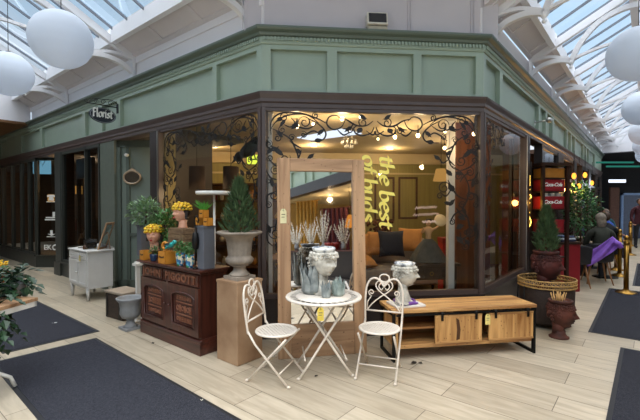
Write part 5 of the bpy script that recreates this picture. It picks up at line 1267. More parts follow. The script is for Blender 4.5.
q2 = FL.p(-1.70,-.16); t = thing('potted_plant','small dark potted plant on a low stool beside the doorway','plant',q2,0); mb = MB(); mb.lathe([(0,0),(.09,0),(.11,.02),(.08,.1),(.06,.6),(.1,.72),(.1,.76),(0,.76)],18); obj('stool', mb, mat('slate_stool','#3e4650',.6), t); obj('foliage', bush_mesh((.08,.08,.12),120,.06,.022,31,.88), LEAF3, t)
# ================================================================ OVAL MIRROR IN THE DOORWAY
hx = (at_y(133,178,8).x); 
dq = ray(132.8,177.5); nE = Vector((-math.sin(ean),math.cos(ean),0)); tE = nE.dot(Vector((ea.x,ea.y,0)))/nE.dot(dq); wq = Vector((0,0,EYE))+dq*tE
om = thing('oval_mirror','small oval mirror hanging by a chain on the pale green doorway panel','mirror',wq - nE*.012,ean)
mb = MB(); k = 40; ring = [(.15*math.cos(2*PI*i/k),-.02,.115*math.sin(2*PI*i/k)) for i in range(k)]; mb.tube(ring,.016,7,closed=True); mb.ell((0,-.02,.135),(.035,.02,.025),10,6); mb.ell((-.04,-.02,.125),(.03,.015,.015),8,5); mb.ell((.04,-.02,.125),(.03,.015,.015),8,5); obj('frame', mb, mat('gilded_frame','#a8937a',.4,.3), om)
mb = MB(); mb.prism([(.145*math.cos(2*PI*i/k),.11*math.sin(2*PI*i/k)) for i in range(k)],-.018,-.008); obj('mirror_glass', mb, mm, om)
mb = MB(); mb.tube([(-.06,-.012,.11),(0,-.006,.22),(.06,-.012,.11)],.003,5); obj('chain', mb, mat('bronzed_frame','#5a4a3a',.4,.5), om)

# ================================================================ WHITE WASHSTAND
a0, a1 = at_z(69.5,296), at_z(89.3,302); wm = (a0+a1)/2 - FL.x*.03; hw = .395
CHALK = mat('chalk_white_paint','#cfcdc9',.5,var=.04,scale=6)
ws = thing('washstand','white painted washstand with two doors beside the dark shopfront','washstand',(wm.x,wm.y,0),FL.a)
mb = MB(); mb.box(-hw+.01,hw-.01,.01,.40,.2,.80); obj('carcass', mb, CHALK, ws, bevel=.004)
mb = MB(); mb.box(-hw-.02,hw+.02,-.015,.42,.80,.825); obj('top', mb, CHALK, ws, bevel=.006)
mb = MB(); mb.prism([(-hw,.825),(hw,.825),(hw,.85),(hw*.6,.875),(-hw*.6,.875),(-hw,.85)],.405,.42); obj('splashback', mb, CHALK, ws)
for x in (-hw+.06,hw-.06):
    for y in (.03,.375): mb = MB(); mb.tube([(x,y,.25),(x,y,0)],.03,4,rs=[.036,.022]); obj('leg', mb, CHALK, ws)
for x0, x1 in ((-hw+.03,-.005),(.005,hw-.03)):
    mb = MB(); mb.box(x0,x1,-.005,.01,.25,.66)
    for e in ((x0,x1,-.014,-.005,.25,.29),(x0,x1,-.014,-.005,.62,.66),(x0,x0+.035,-.014,-.005,.29,.62),(x1-.035,x1,-.014,-.005,.29,.62)): mb.box(*e)
    d = obj('door', mb, CHALK, ws); mb = MB(); xk = x1-.018 if x0 < 0 else x0+.018; mb.ell((xk,-.026,.45),(.013,.016,.013),10,6); obj('knob', mb, STEEL, d)
mb = MB(); mb.box(-hw+.03,hw-.03,-.008,.01,.68,.785); dr = obj('drawer', mb, CHALK, ws)
for x in (-.2,.2): mb = MB(); mb.tube([(x-.035,-.01,.735),(x-.03,-.03,.725),(x+.03,-.03,.725),(x+.035,-.01,.735)],.005,5); obj('handle', mb, STEEL, dr)
WM = Matrix.Translation((wm.x,wm.y,0)) @ Matrix.Rotation(FL.a,4,'Z')
price_tag('yellowish price card hanging from the washstand drawer', WM @ Vector((.17,-.034,.745)), FL.a, .07,.10, mat('straw_card','#c9b877',.6))
q = WM @ Vector((.22,.28,.827)); t = thing('table_mirror','tilted table mirror in a brown frame standing on the washstand','mirror',q,rot=(R(-18),0,FL.a-.8))
mb = MB(); x0,x1,z1 = -.15,.15,.47
for e in ((x0,x1,0,.02,0,.035),(x0,x1,0,.02,z1-.035,z1),(x0,x0+.03,0,.02,.035,z1-.035),(x1-.03,x1,0,.02,.035,z1-.035)): mb.box(*e)
obj('frame', mb, PINE, t); mb = MB(); mb.box(x0+.03,x1-.03,.008,.014,.035,z1-.035); obj('mirror_glass', mb, mm, t); mb = MB(); mb.tube([(0,.02,.3),(0,.14,.04)],.008,6); obj('prop', mb, PINE, t)
q = WM @ Vector((-.02,.2,.826)); t = thing('jewellery_casket','black and brass casket with a lid on the washstand','casket',q,FL.a-.2); mb = MB(); mb.box(-.13,.13,-.08,.08,.02,.11); mb.lathe([(.0,0),(.0,0)],3) if False else None; obj('box', mb, mat('black_lacquer','#15120f',.25), t, bevel=.01)
mb = MB(); mb.prism([(-.14,.11),(.14,.11),(.13,.135),(.05,.155),(-.05,.155),(-.13,.135)],-.088,.088); mb.ell((0,0,.165),(.015,.015,.014),8,6); obj('lid', mb, mat('black_lacquer','#15120f',.25), t)
mb = MB(); [mb.ell((x,y,.012),(.016,.016,.014),8,5) for x in (-.1,.1) for y in (-.06,.06)]; mb.box(-.03,.03,-.084,-.08,.05,.09); mb.box(-.131,.131,-.082,-.08,.085,.095); obj('brass_fittings', mb, mat('old_brass','#a07f3a',.35,1.0), t)
q = WM @ Vector((.1,.07,.826)); t = thing('glass_bottle','small brown glass bottle at the washstand front edge','bottle',q,0); mb = MB(); mb.lathe([(0,0),(.025,0),(.028,.01),(.028,.05),(.012,.065),(.012,.085),(0,.085)],14); obj('bottle', mb, mat('brown_glass','#4a2c14',.15), t); mb = MB(); mb.cyl((0,0,.085),(0,0,.1),.013,n=10); obj('stopper', mb, BLK, t)
q = WM @ Vector((-.22,.12,.826)); t = thing('trinket_dish','small pale trinket dish on the washstand','dish',q,0); mb = MB(); mb.lathe([(0,0),(.03,0),(.055,.022),(.05,.022),(.03,.008),(0,.008)],18); obj('dish', mb, mat('pale_china','#cfcac0',.3), t)

# ================================================================ FLORIST SIGN
ps = FL.p(FL.x_at(118.5), -.0, 3.27); sg_ = thing('hanging_sign','oval dark navy sign reading Florist on a scrolled iron bracket','sign',ps,FL.a+PI/2)
# local: -x points out over the arcade
mb = MB(); mb.box(-.012,.0,-.03,.03,-.1,.06); mb.tube([(0,0,0),(-.5,0,0)],.009,6)
for x, r_ in ((-.12,.05),(-.24,.045),(-.36,.04)):
    mb.tube([(x+r_*(1-.8*i/18)*math.cos(i*.45),0,.05+r_*(1-.8*i/18)*math.sin(i*.45)) for i in range(18)],.005,5)
mb.tube(spline([(0,0,.06),(-.1,0,.11),(-.25,0,.10),(-.4,0,.08),(-.5,0,.0)],6),.006,5); mb.tube(spline([(-.5,0,0),(-.53,0,.03),(-.51,0,.055),(-.49,0,.035)],5),.005,5)
for x in (-.16,-.34): mb.tube([(x,0,0),(x,0,-.05)],.003,5)
obj('bracket', mb, BLK, sg_)
mb = MB(); k = 40; mb.prism([(-.25+.215*math.cos(2*PI*i/k),-.175+.13*math.sin(2*PI*i/k)) for i in range(k)],-.012,.012); bd = obj('board', mb, mat('navy_sign_paint','#1a1f2b',.4,var=.03), sg_)
mb = MB(); wid = sum(GLYPH[c][0] for c in 'Florist'); size = .30/wid
for s_, y0, y1 in ((1,-.0145,-.012),(-1,.012,.0145)):
    ox = -.25-s_*.165; penned(mb,'Florist',size*1.08,.15,40,lambda u,v: (ox+s_*u,-.208+v*1.12),.0,y0,y1)
obj('lettering', mb, WHITEV, bd)
mb = MB(); mb.tube([(-.25+.2*math.cos(2*PI*i/k),-.0125,-.175+.118*math.sin(2*PI*i/k)) for i in range(k)],.0025,4,closed=True); obj('border_line', mb, mat('pale_line','#b9bdc4',.4), bd)
# floodlight on the front cornice
xf, zf = FF.hit(376.5,28,-.02); t = thing('floodlight','grey floodlight with dark glass on the centre of the green cornice','floodlight',FF.p(xf,0.0,3.629),FF.a)
mb = MB(); mb.box(-.12,.12,-.08,.06,.0,.05); obj('base', mb, mat('beige_plastic','#a8a08c',.5), t, bevel=.01)
mb = MB(); mb.M = Matrix.Translation((0,-.02,.06)) @ Matrix.Rotation(R(-8),4,'X'); mb.box(-.125,.125,-.07,.06,0,.15); obj('housing', mb, mat('light_grey_plastic','#c9c6bb',.45), t, bevel=.012)
mb = MB(); mb.M = Matrix.Translation((0,-.02,.06)) @ Matrix.Rotation(R(-8),4,'X'); mb.box(-.105,.105,-.074,-.07,.02,.13); obj('glass', mb, mat('dark_lamp_glass','#30343a',.1), t)
# bracket lamp on the right fascia
q = FR.p(FR.x_at(540,-.1),0,3.02); t = thing('bracket_lamp','small metal bracket spotlight fixed to the right green fascia','spotlight',q,FR.a); mb = MB(); mb.tube([(0,0,0),(0,-.22,.02)],.012,8); mb.box(-.04,.04,-.01,0,-.04,.04); obj('arm', mb, STEEL, t); mb = MB(); mb.cyl((-.09,-.22,.01),(.07,-.22,.03),.035,.05,14); obj('head', mb, STEEL, t)

# ================================================================ GLOBES
PAPER, nt, out = newmat('white_paper'); _d = nt.nodes.new('ShaderNodeBsdfDiffuse'); _t = nt.nodes.new('ShaderNodeBsdfTranslucent'); _m = nt.nodes.new('ShaderNodeMixShader'); _m.inputs[0].default_value = .5
for _n in (_d,_t): _n.inputs[0].default_value = srgb('#dde4ee')
nt.links.new(_d.outputs[0],_m.inputs[1]); nt.links.new(_t.outputs[0],_m.inputs[2]); nt.links.new(_m.outputs[0],out.inputs[0])
def globe(label, F, s, q, z, r, zr, sg):
    c = F.p(sg*s, -q, z); t = thing('globe_lantern',label,'lantern',c,0,'white globe lanterns under the glazed roofs')
    mb = MB(); mb.ell((0,0,0),(r,r,r*.97),40,26,lambda p:(p[0]*(1+.006*math.cos(p[2]*70/r*.3)),p[1]*(1+.006*math.cos(p[2]*70/r*.3)),p[2])); obj('shade', mb, PAPER, t)
    mb = MB(); mb.cyl((0,0,r*.96),(0,0,zr-z),.004,n=6); mb.cyl((0,0,r*.95),(0,0,r*1.02),.03,n=10); obj('cord', mb, DARK, t)
for (s,q,z,lb) in ((1.106,1.70,3.25,'largest white globe lantern hanging over the left mats near the florist sign'),(3.08,1.69,3.31,'white globe lantern second along the left arcade, cut by the picture edge'),(5.1,1.69,3.33,'smallest white globe lantern farthest along the left arcade')):
    globe(lb, FL, s, q, z, .29, 4.9, -1)
for i,(s,lb) in enumerate(((.76,'nearest white globe lantern in the right arcade, cut by the picture edge'),(4.14,'second white globe lantern along the right arcade'),(7.4,'third white globe lantern along the right arcade'),(10.3,'fourth white globe lantern along the right arcade'),(13.2,'farthest white globe lantern along the right arcade'))):
    globe(lb, FR, s, 1.47, 3.3, .31, 4.65, 1)
# ================================================================ MATS
def mat_m():
    m, nt, out = newmat('charcoal_ribbed_mat'); N = nt.nodes; K = nt.links; b = N.new('ShaderNodeBsdfPrincipled'); K.new(b.outputs[0],out.inputs[0]); b.inputs['Roughness'].default_value = .95; b.inputs['Specular IOR Level'].default_value = .1
    tc = N.new('ShaderNodeTexCoord'); wv = N.new('ShaderNodeTexWave'); wv.inputs['Scale'].default_value = 55; wv.inputs['Distortion'].default_value = 1.5; wv.inputs['Detail'].default_value = 2; wv.bands_direction = 'X'
    K.new(tc.outputs['Object'],wv.inputs['Vector']); no = N.new('ShaderNodeTexNoise'); no.inputs['Scale'].default_value = 70; K.new(tc.outputs['Object'],no.inputs['Vector'])
    mu = N.new('ShaderNodeMath'); mu.operation = 'MULTIPLY'; K.new(wv.outputs['Fac'],mu.inputs[0]); K.new(no.outputs['Fac'],mu.inputs[1])
    ra = N.new('ShaderNodeValToRGB'); e = ra.color_ramp.elements; e[0].position, e[1].position = .1,.6; e[0].color = srgb('#212228'); e[1].color = srgb('#4b4c54'); K.new(mu.outputs[0],ra.inputs[0]); K.new(ra.outputs[0],b.inputs['Base Color'])
    bp = N.new('ShaderNodeBump'); bp.inputs['Strength'].default_value = .5; bp.inputs['Distance'].default_value = .004; K.new(mu.outputs[0],bp.inputs['Height']); K.new(bp.outputs[0],b.inputs['Normal']); return m
MATM = mat_m(); RUB = mat('black_rubber','#1b1b1f',.6)
def mat_rug(F, sg, s0, s1, q0, q1, label, turn=0):
    t = thing('entrance_mat',label,'mat',F.p(sg*(s0+s1)/2,-(q0+q1)/2,0.0),F.a+turn,'charcoal entrance mats'); a, b = (s1-s0)/2, (q1-q0)/2
    mb = MB(); mb.box(-a+.035,a-.035,-b+.035,b-.035,.001,.009); obj('pile', mb, MATM, t)
    mb = MB(); e = .035
    for x in ((-a,a,-b,-b+e),(-a,a,b-e,b),(-a,-a+e,-b+e,b-e),(a-e,a,-b+e,b-e)): mb.box(x[0],x[1],x[2],x[3],.001,.006)
    obj('rubber_edge', mb, RUB, t)
mat_rug(FL,-1,-2.6,1.55,1.28,2.26,'long charcoal entrance mat in front of the sideboard, the larger left one',R(-1.33))
mat_rug(FL,-1,1.77,4.24,1.1,2.07,'charcoal entrance mat beside the white washstand and ivy planter')
mat_rug(FR,1,.83,4.13,1.02,2.05,'charcoal entrance mat under the nearest brass post')
mat_rug(FR,1,-2.4,.42,1.36,2.36,'charcoal entrance mat at the bottom right corner of the floor')
mat_rug(FR,1,4.7,8.4,1.35,2.3,'charcoal entrance mat running beside the far brass posts')
scrap(52,323,'white paper scrap lying on the charcoal mat by the ivy',mat('paper_scrap_white','#d8d6d0',.7),2,.045,'paper_scrap','scrap')

# ================================================================ BASKET STAND AND HEAD PLANTERS
RATT = mat('golden_rattan','#a8844a',.6,var=.3,scale=40,bump=.3); DRUM = mat('dark_woven_drum','#2f211a',.7,var=.3,scale=50,bump=.4)
BX, BY = 2.99, 5.26
t = thing('basket_stand','round dark drum stand with a golden woven rim beside the console','stand',(BX,BY,0))
mb = MB(); mb.lathe([(0,.06),(.29,.06),(.31,.10),(.325,.50),(.32,.52),(.30,.50),(0,.49)],36); obj('drum', mb, DRUM, t)
mb = MB()
for z in (.52,.56,.61): mb.torus((0,0,z),.338,.010,48,6)
for k in range(44):
    a = 2*PI*k/44; b = a+.14
    mb.tube([(.338*math.cos(a),.338*math.sin(a),.52),(.34*math.cos(b),.34*math.sin(b),.61)],.005,4); mb.tube([(.338*math.cos(b),.338*math.sin(b),.52),(.34*math.cos(a),.34*math.sin(a),.61)],.005,4)
obj('woven_rim', mb, RATT, t)
for a in (-1.75,.35,2.45,-2.9):
    mb = MB(); mb.tube([(.345*math.cos(a),.345*math.sin(a),.52),(.36*math.cos(a),.36*math.sin(a),0)],.008,6); obj('leg', mb, BLK, t)
planter_head('head_planter','oxblood terracotta head planter in the woven stand, a conifer growing from it','planter',(BX-.03,BY-.03,.492),R(62),.47,TERRA_D,TERRA_D,TERRA_D,None,None,baseh=.2,fine=True)
plant('conifer','slim conifer growing from the oxblood head planter','conifer',(BX-.02,BY-.02,.94),conifer_mesh(.62,.26,800,9),CONIF,[([(0,0,-.05),(0,0,.5)],.012)])
hp = at_z(563,338); hx_, hy_ = hp.x-.02, hp.y+.02
planter_head('head_planter','terracotta head planter on the floor filled with pale sticks','planter',(hx_,hy_,0),R(62),.44,TERRA,TERRA,TERRA,None,None,baseh=.26,fine=True)
t = thing('stick_bundle','bundle of pale dried sticks in the floor head planter','sticks',(hx_-.02,hy_,.405)); mb = MB(); rnd = random.Random(4)
for k in range(46):
    a = rnd.uniform(0,2*PI); r_ = rnd.uniform(0,.06); mb.tube([(r_*math.cos(a)*.8,r_*math.sin(a)*.8,-.02),(r_*math.cos(a)*1.5,r_*math.sin(a)*1.5,rnd.uniform(.09,.15))],.0045,5)
obj('sticks', mb, mat('straw','#c79d62',.7,var=.2), t)
# ================================================================ TALL DISPLAY CABINET WITH RED CRATES
cp = FR.p(FR.x_at(548,-.25),-.25); ca_ = R(8)
ESP = wood('espresso_wood','#20130f','#3a241b',2,.4,4)
t = thing('display_cabinet','tall dark open cabinet stacked with red drink crates outside the cafe','cabinet',cp,ca_); w_, d_, h_ = .25,.19,2.27
for x in (-w_,w_-.05): 
    for y in (-d_,d_-.05): mb = MB(); mb.box(x,x+.05,y,y+.05,0,h_-.05); obj('post', mb, ESP, t)
mb = MB(); mb.box(-w_-.02,w_+.02,-d_-.02,d_+.02,h_-.05,h_); obj('top', mb, ESP, t)
for z in (.25,.7,1.1,1.5,1.8,2.02): mb = MB(); mb.box(-w_+.02,w_-.02,-d_+.02,d_-.02,z-.02,z); obj('shelf', mb, ESP, t)
mb = MB(); mb.box(-w_+.03,w_-.03,d_-.03,d_-.02,.1,h_-.06); obj('back_panel', mb, ESP, t)
CM_ = Matrix.Translation(cp) @ Matrix.Rotation(ca_,4,'Z')
CRED = mat('crate_red','#8e1f27',.45,var=.06); CYEL = mat('crate_amber','#a8702a',.5,var=.1)
for z, m, txt, lb, hgt in ((2.02,CYEL,None,'amber crate on the top shelf of the tall cabinet',.16),(1.8,CRED,'Coca-Cola','red drink crate with white script, upper one in the tall cabinet',.19),(1.5,CRED,'Coca-Cola','red drink crate with white script, lower one in the tall cabinet',.21),(1.1,CRED,None,'plain dark red crate behind the conifer in the tall cabinet',.22)):
    c = thing('drink_crate',lb,'crate',CM_ @ Vector((0,-.01,z+.001)),ca_,'crates in the tall cabinet'); mb = MB(); a, b = .185,.14
    for e in ((-a,a,-b,-b+.012),(-a,a,b-.012,b),(-a,-a+.012,-b,b),(a-.012,a,-b,b)): mb.box(e[0],e[1],e[2],e[3],0,hgt)
    mb.box(-a,a,-b,b,0,.012); mb.box(-a-.005,a+.005,-b-.005,-b,hgt-.03,hgt-.01); obj('box', mb, m, c)
    if txt:
        me = text_mesh(txt,.085,.002,'CENTER',.002,.35,.9)
        for v in me.vertices: v.co = Vector((v.co.x,-v.co.z,v.co.y))
        o = obj('lettering', me, WHITEV, c); o.location = (-.03,-b-.003,hgt*.55)
for k,(x,lb) in enumerate(((-.13,'white card box at the left of the cabinet middle shelf row'),(0,'white card box in the centre of the cabinet middle shelf row'),(.13,'white card box at the right of the cabinet middle shelf row'))):
    mb = MB(); mb.box(-.035,.035,-.03,.03,0,.055); tag(obj('card_box', mb, WHITEV, None, CM_ @ Vector((x*.9,-.08,1.712)), ca_), lb, 'box', 'white boxes between the red crates')
# lit bulb strip along the cabinet's side
bs = thing('marquee_strip','vertical strip of glowing yellow bulbs beside the tall cabinet','light',CM_ @ Vector((-w_-.09,.02,0)),ca_)
mb = MB(); mb.box(-.05,.05,0,.03,.0,2.3); obj('board', mb, mat('black_board','#1a1512',.5), bs)
mb = MB(); rnd = random.Random(3)
for z0, tk in ((1.98,'I'),(1.75,'S'),(1.52,'C'),(1.28,'B')):
    for k in range(8):
        f = k/7; dx = 0 if tk == 'I' else .03*math.sin(f*2*PI if tk == 'S' else f*PI+ (PI if tk == 'C' else 0)); mb.ell((dx,-.012,z0+.16*f-.08),(.011,.011,.011),7,5)
mb.k = 0; obj('bulbs', mb, emit('amber_bulb','#ffcf5a',4), bs)
lamp(CM_ @ Vector((-w_-.1,-.15,1.6)), 2.5, '#ffc25a', .05)
# red counter behind it
q = FR.p(3.4,-.38); t = thing('red_counter','dark red service counter with folded cloths behind the cabinet','counter',q,R(8)); mb = MB(); mb.box(-.2,.2,-.17,.17,0,.86); obj('body', mb, CRED, t, bevel=.01); mb = MB(); mb.box(-.22,.22,-.19,.19,.86,.9); obj('top', mb, ESP, t)
q2 = q+Vector((0,0,.901)); t = thing('folded_cloths','pile of folded navy and white cloths on the red counter','cloth',q2,R(12))
for k, c in enumerate(('#28324e','#c9cdd6','#31405f')): mb = MB(); mb.box(-.16+.01*k,.16-.02*k,-.13,.13,k*.035,k*.035+.033); obj('cloth', mb, mat('cloth_%d'%k,c,.9,var=.1), t, bevel=.012)

# ================================================================ CAFE SEATING
BRASS = mat('polished_brass','#a27c3c',.3,1.0,var=.05)
def stanchion(label, p):
    t = thing('brass_stanchion',label,'post',(p.x,p.y,0),0,'polished brass rope posts'); mb = MB(); mb.lathe([(0,0),(.165,0),(.165,.012),(.14,.03),(.06,.05),(.045,.07)],28); obj('base', mb, BRASS, t)
    mb = MB(); mb.cyl((0,0,.06),(0,0,.93),.04,n=18); mb.lathe([(.045,.86),(.05,.87),(.05,.91),(.045,.92)],18); obj('shaft', mb, BRASS, t)
    mb = MB(); mb.lathe([(.045,.925),(.048,.94),(.03,.95)],16); mb.ell((0,0,.985),(.043,.043,.043),16,10); obj('finial', mb, BRASS, t)
stanchion('brass rope post standing on the nearest charcoal mat of the right arcade', at_z(626,293))
stanchion('brass rope post just behind the one on the mat', at_z(619.5,276))
stanchion('brass rope post third back, touching the cafe chairs', at_z(616,270))
stanchion('brass rope post fourth back along the cafe edge', at_z(630,255))
stanchion('brass rope post farthest back along the cafe edge', at_z(631,246))
BLKP = mat('black_moulded_plastic','#232327',.5,var=.1); BEECH = wood('beech','#8a5c38','#b07b4d',2,.45,4,knots=False)
def tub_chair(label, p, yaw):
    t = thing('tub_chair',label,'chair',(p.x,p.y,0),yaw,'black moulded cafe chairs')
    mb = MB()
    def sh(u,v):
        a = (u-.5)*2; k = v
        if k < .45: y = -.2+k/.45*.4; z = .45-.02*math.sin(k/.45*PI) + .03*abs(a)**3; x = a*.22
        else: f = (k-.45)/.55; y = .2+.07*f - .14*abs(a)**2.5*f; z = .45+.36*f - .05*abs(a)**3*f; x = a*(.22+.02*f)
        return (x,y,z)
    mb.grid(sh,14,18); o = obj('seat_shell', mb, BLKP, t); s_ = o.modifiers.new('thick','SOLIDIFY'); s_.thickness = .02
    for sx in (-1,1):
        for y in (-.15,.17): mb = MB(); mb.tube([(sx*.13,y*.7,.44),(sx*.22,y*1.4,0)],.015,8,rs=[.019,.011]); obj('leg', mb, BEECH, t)
    return t
def person(label, p, yaw, coat, hairc, H=1.0, seated=True, hairlen=.0, legm='#22242b', scarf=None, z0=0):
    t = thing('person',label,'person',(p.x,p.y,z0),yaw)
    if seated:
        n = [(0,.05,.50),(0,.07,.70),(0,.06,.92),(0,.05,1.06),(0,.02,1.16),(-.19,.05,.99),(-.25,-.05,.74),(-.16,-.3,.70),(.19,.05,.99),(.25,-.05,.74),(.16,-.3,.70),(-.1,0,.5),(-.13,-.42,.5),(-.13,-.40,.08),(.1,0,.5),(.13,-.42,.5),(.13,-.40,.08),(-.13,-.5,.05),(.13,-.5,.05)]
        r = [.16,.15,.165,.10,.055,.07,.055,.04,.07,.055,.04,.10,.075,.05,.10,.075,.05,.04,.04]
    else:
        n = [(0,0,.92),(0,.02,1.12),(0,.02,1.32),(0,.01,1.44),(0,0,1.53),(-.19,.02,1.38),(-.25,0,1.1),(-.22,-.14,.88),(.19,.02,1.38),(.25,0,1.1),(.22,-.14,.88),(-.1,0,.88),(-.11,-.01,.48),(-.11,.02,.08),(.1,0,.88),(.11,-.01,.48),(.11,.02,.08),(-.11,-.1,.05),(.11,-.1,.05)]
        r = [.15,.14,.165,.10,.055,.07,.055,.04,.07,.055,.04,.095,.07,.05,.095,.07,.05,.04,.04]
    e = [(0,1),(1,2),(2,3),(3,4),(3,5),(5,6),(6,7),(3,8),(8,9),(9,10),(0,11),(11,12),(12,13),(13,17),(0,14),(14,15),(15,16),(16,18)]
    me = skin_mesh(n, e, r, 2); me.materials.append(mat('coat_'+coat.strip('#'),coat,.85,var=.12,scale=20,bump=.2)); me.materials.append(mat('trousers_'+legm.strip('#'),legm,.85)); 
    zc = .56 if seated else .86
    for f in me.polygons:
        c = f.center
        if (seated and (c.z < .54)) or (not seated and c.z < .86 and abs(c.x) < .19): f.material_index = 1
    b = obj('body', me, None, t)
    hz = 1.27 if seated else 1.64
    mb = MB(); head(mb, Matrix.Translation((0,.0,hz)) @ Matrix.Scale(.235,4), 36, 28); obj('head', mb, mat('skin','#c08a70',.6,var=.05), t)
    mb = MB(); mb.ell((0,.018,hz+.025),(.095,.108,.11),18,12,lambda q:(q[0],max(q[1],-.055) if q[2] < hz+.06 else q[1],q[2]))
    if hairlen: mb.ell((0,.075,hz-.06),(.085,.05,.11+hairlen),14,10)
    obj('hair', mb, mat('hair_'+hairc.strip('#'),hairc,.7,var=.25,scale=30), t)
    for sx in (-1,1):   # hands
        hm = MB(); bx, by, bz = ((sx*.15,-.335,.70) if seated else (sx*.215,-.16,.85)); hm.ell((bx,by,bz),(.032,.045,.02),10,7)
        for k in range(4):
            x = bx+(k-1.5)*.016; hm.tube([(x,by-.03,bz),(x,by-.065,bz-.004),(x,by-.082+.006*abs(k-1.5),bz-.022)],.0085,6)
        hm.tube([(bx-sx*.025,by-.005,bz),(bx-sx*.05,by-.035,bz-.004)],.0095,6); obj('hand', hm, mat('skin','#c08a70',.6,var=.05), t)
    return t
def seat_at(px, py): return at_z(px, py)
c1 = at_z(597,281.0); yA = R(160)
c1 = Vector((5.56,8.02,0))
tub_chair('black cafe chair with wooden legs and a purple coat over its back', c1, yA)
person('person with grey hair in a dark olive coat seated with back turned', c1+Vector((.08,.02,0)), yA, '#33352c', '#857a6c', hairlen=.02)
# purple coat over the chair back
def coat(u,v):
    a = (u-.5)*2; w_ = .10+.05*v; x = -.24+.56*v+a*w_*.55; z = .88-.40*v+a*w_*.8-.05*math.sin(v*PI)
    return (x, .315+.02*math.sin(a*5+v*7)+.02*v, z)
t = thing('purple_coat','bright purple coat draped over the back of a black cafe chair','coat',c1,yA); mb = MB(); mb.grid(coat,20,26); o = obj('cloth', mb, mat('purple_cloth','#9562d0',.6,var=.2,scale=9,bump=.3), t); s_ = o.modifiers.new('thick','SOLIDIFY'); s_.thickness = .012
mb = MB(); mb.tube([(-.2,.31,.86),(-.27,.33,.82),(-.31,.34,.74)],.05,8,rs=[.05,.045,.04]); obj('sleeve', mb, mat('purple_cloth','#7d4bb5',.6), t)
c2 = Vector((6.55,9.2,0)); tub_chair('black cafe chair behind the brass posts, person in black seated', c2, R(165)); person('person with dark hair in a black coat seated beyond the purple coat', c2+Vector((.0,-.02,0)), R(165), '#17181c', '#4a3528')
c3 = Vector((7.35,10.3,0)); tub_chair('black cafe chair farther back, person in blue seated', c3, R(200)); person('person in a bright blue jacket seated beyond the person in black', c3, R(200), '#2f55b5', '#2a1f18')
c4 = Vector((8.3,11.6,0)); tub_chair('black cafe chair beyond the blue jacket, person in brown seated', c4, R(20)); person('person in a brown top seated facing the viewer beyond the blue jacket', c4, R(20), '#6b4a3a', '#2f2019', hairlen=.06)
c5 = Vector((9.6,13.4,0)); tub_chair('black cafe chair deep in the cafe row, person in teal seated', c5, R(-10)); person('person in a teal top seated deep in the cafe row', c5, R(-10), '#2b5a63', '#6b5a4c')
c6 = Vector((4.97,7.74,0)); tub_chair('empty black cafe chair beside the red counter', c6, R(150))
person('person in dark clothes standing by the blue doorway at the far end', Vector((13.2,16.2,0)), R(0), '#1a1b22', '#1c1512', seated=False)
person('person in a burgundy coat standing beyond the farthest brass post', Vector((11.2,14.0,0)), R(-20), '#4a1f28', '#2a1c15', seated=False)
def cafe_table(label, p):
    t = thing('cafe_table',label,'table',(p.x,p.y,0),0,'round cafe tables'); mb = MB(); mb.lathe([(0,.72),(.33,.72),(.34,.735),(.33,.75),(0,.75)],28); obj('tabletop', mb, mat('pale_table','#b9b4aa',.4), t); mb = MB(); mb.cyl((0,0,.02),(0,0,.72),.03,n=12); obj('pole', mb, BLK, t); mb = MB(); mb.lathe([(0,0),(.24,0),(.24,.015),(.04,.035)],24); obj('base', mb, BLK, t)
    return t
T1 = Vector((6.16,8.62,0)); cafe_table('pale round cafe table in front of the olive-coated person', T1); cafe_table('pale round cafe table between the two far seated people', Vector((6.74,9.92,0)))
for (dx,dy,lb) in ((-.12,-.1,'white cup and saucer on the near cafe table, counter side'),(.12,.06,'white cup and saucer on the near cafe table, person side')):
    t = thing('coffee_cup',lb,'cup',T1+Vector((dx,dy,.751)),0,'white cups on the near cafe table'); mb = MB(); mb.lathe([(0,.006),(.025,.006),(.042,.04),(.045,.07),(.04,.07),(.022,.014),(0,.012)],18); mb.torus((.055,0,.04),.02,.005,12,5,'y'); obj('cup', mb, METAL_W, t); mb = MB(); mb.lathe([(0,0),(.04,0),(.075,.01),(.04,.006),(0,.006)],20); obj('saucer', mb, METAL_W, t)
# tall leafy plant by the cafe
q = FR.p(5.45,-.40); t = thing('ficus','tall leafy green ficus by the cafe windows with warm lights','plant',q,0); mb = MB(); mb.lathe([(0,0),(.16,0),(.2,.35),(.18,.35),(.15,.05)],18); obj('pot', mb, BLKP, t); mb = MB(); mb.tube([(0,0,.1),(.02,0,1.0)],.02,6); obj('stem', mb, BARK, t); obj('foliage', bush_mesh((.42,.38,.62),900,.11,.055,41,1.45), mat('ficus_leaf','#3f7a4a',.45,var=.3,scale=7), t)
# warm lamps of the cafe
for i,(px,py,y,lb) in enumerate(((585,175,9.8,'warm cafe pendant lamp just above the ficus'),(592,183,11.5,'warm cafe pendant lamp behind the ficus'),(574,176,9.0,'warm cafe pendant lamp beside the cabinet top'),(579,186,10.3,'warm cafe pendant lamp low over the ficus'))):
    d = ray(px,py); p = Vector((0,0,EYE))+d*y; t = thing('cafe_pendant',lb,'lamp',p,0,'warm pendant lamps of the cafe'); mb = MB(); mb.ell((0,0,0),(.045,.045,.07),12,8); obj('shade', mb, emit('amber_shade','#ffa63c',2.2), t); mb = MB(); mb.cyl((0,0,.08),(0,0,2.78-p.z),.006,n=6); obj('cord', mb, DARK, t)
    if i < 3: lamp(p+Vector((0,0,-.2)),16,'#ffb45a')
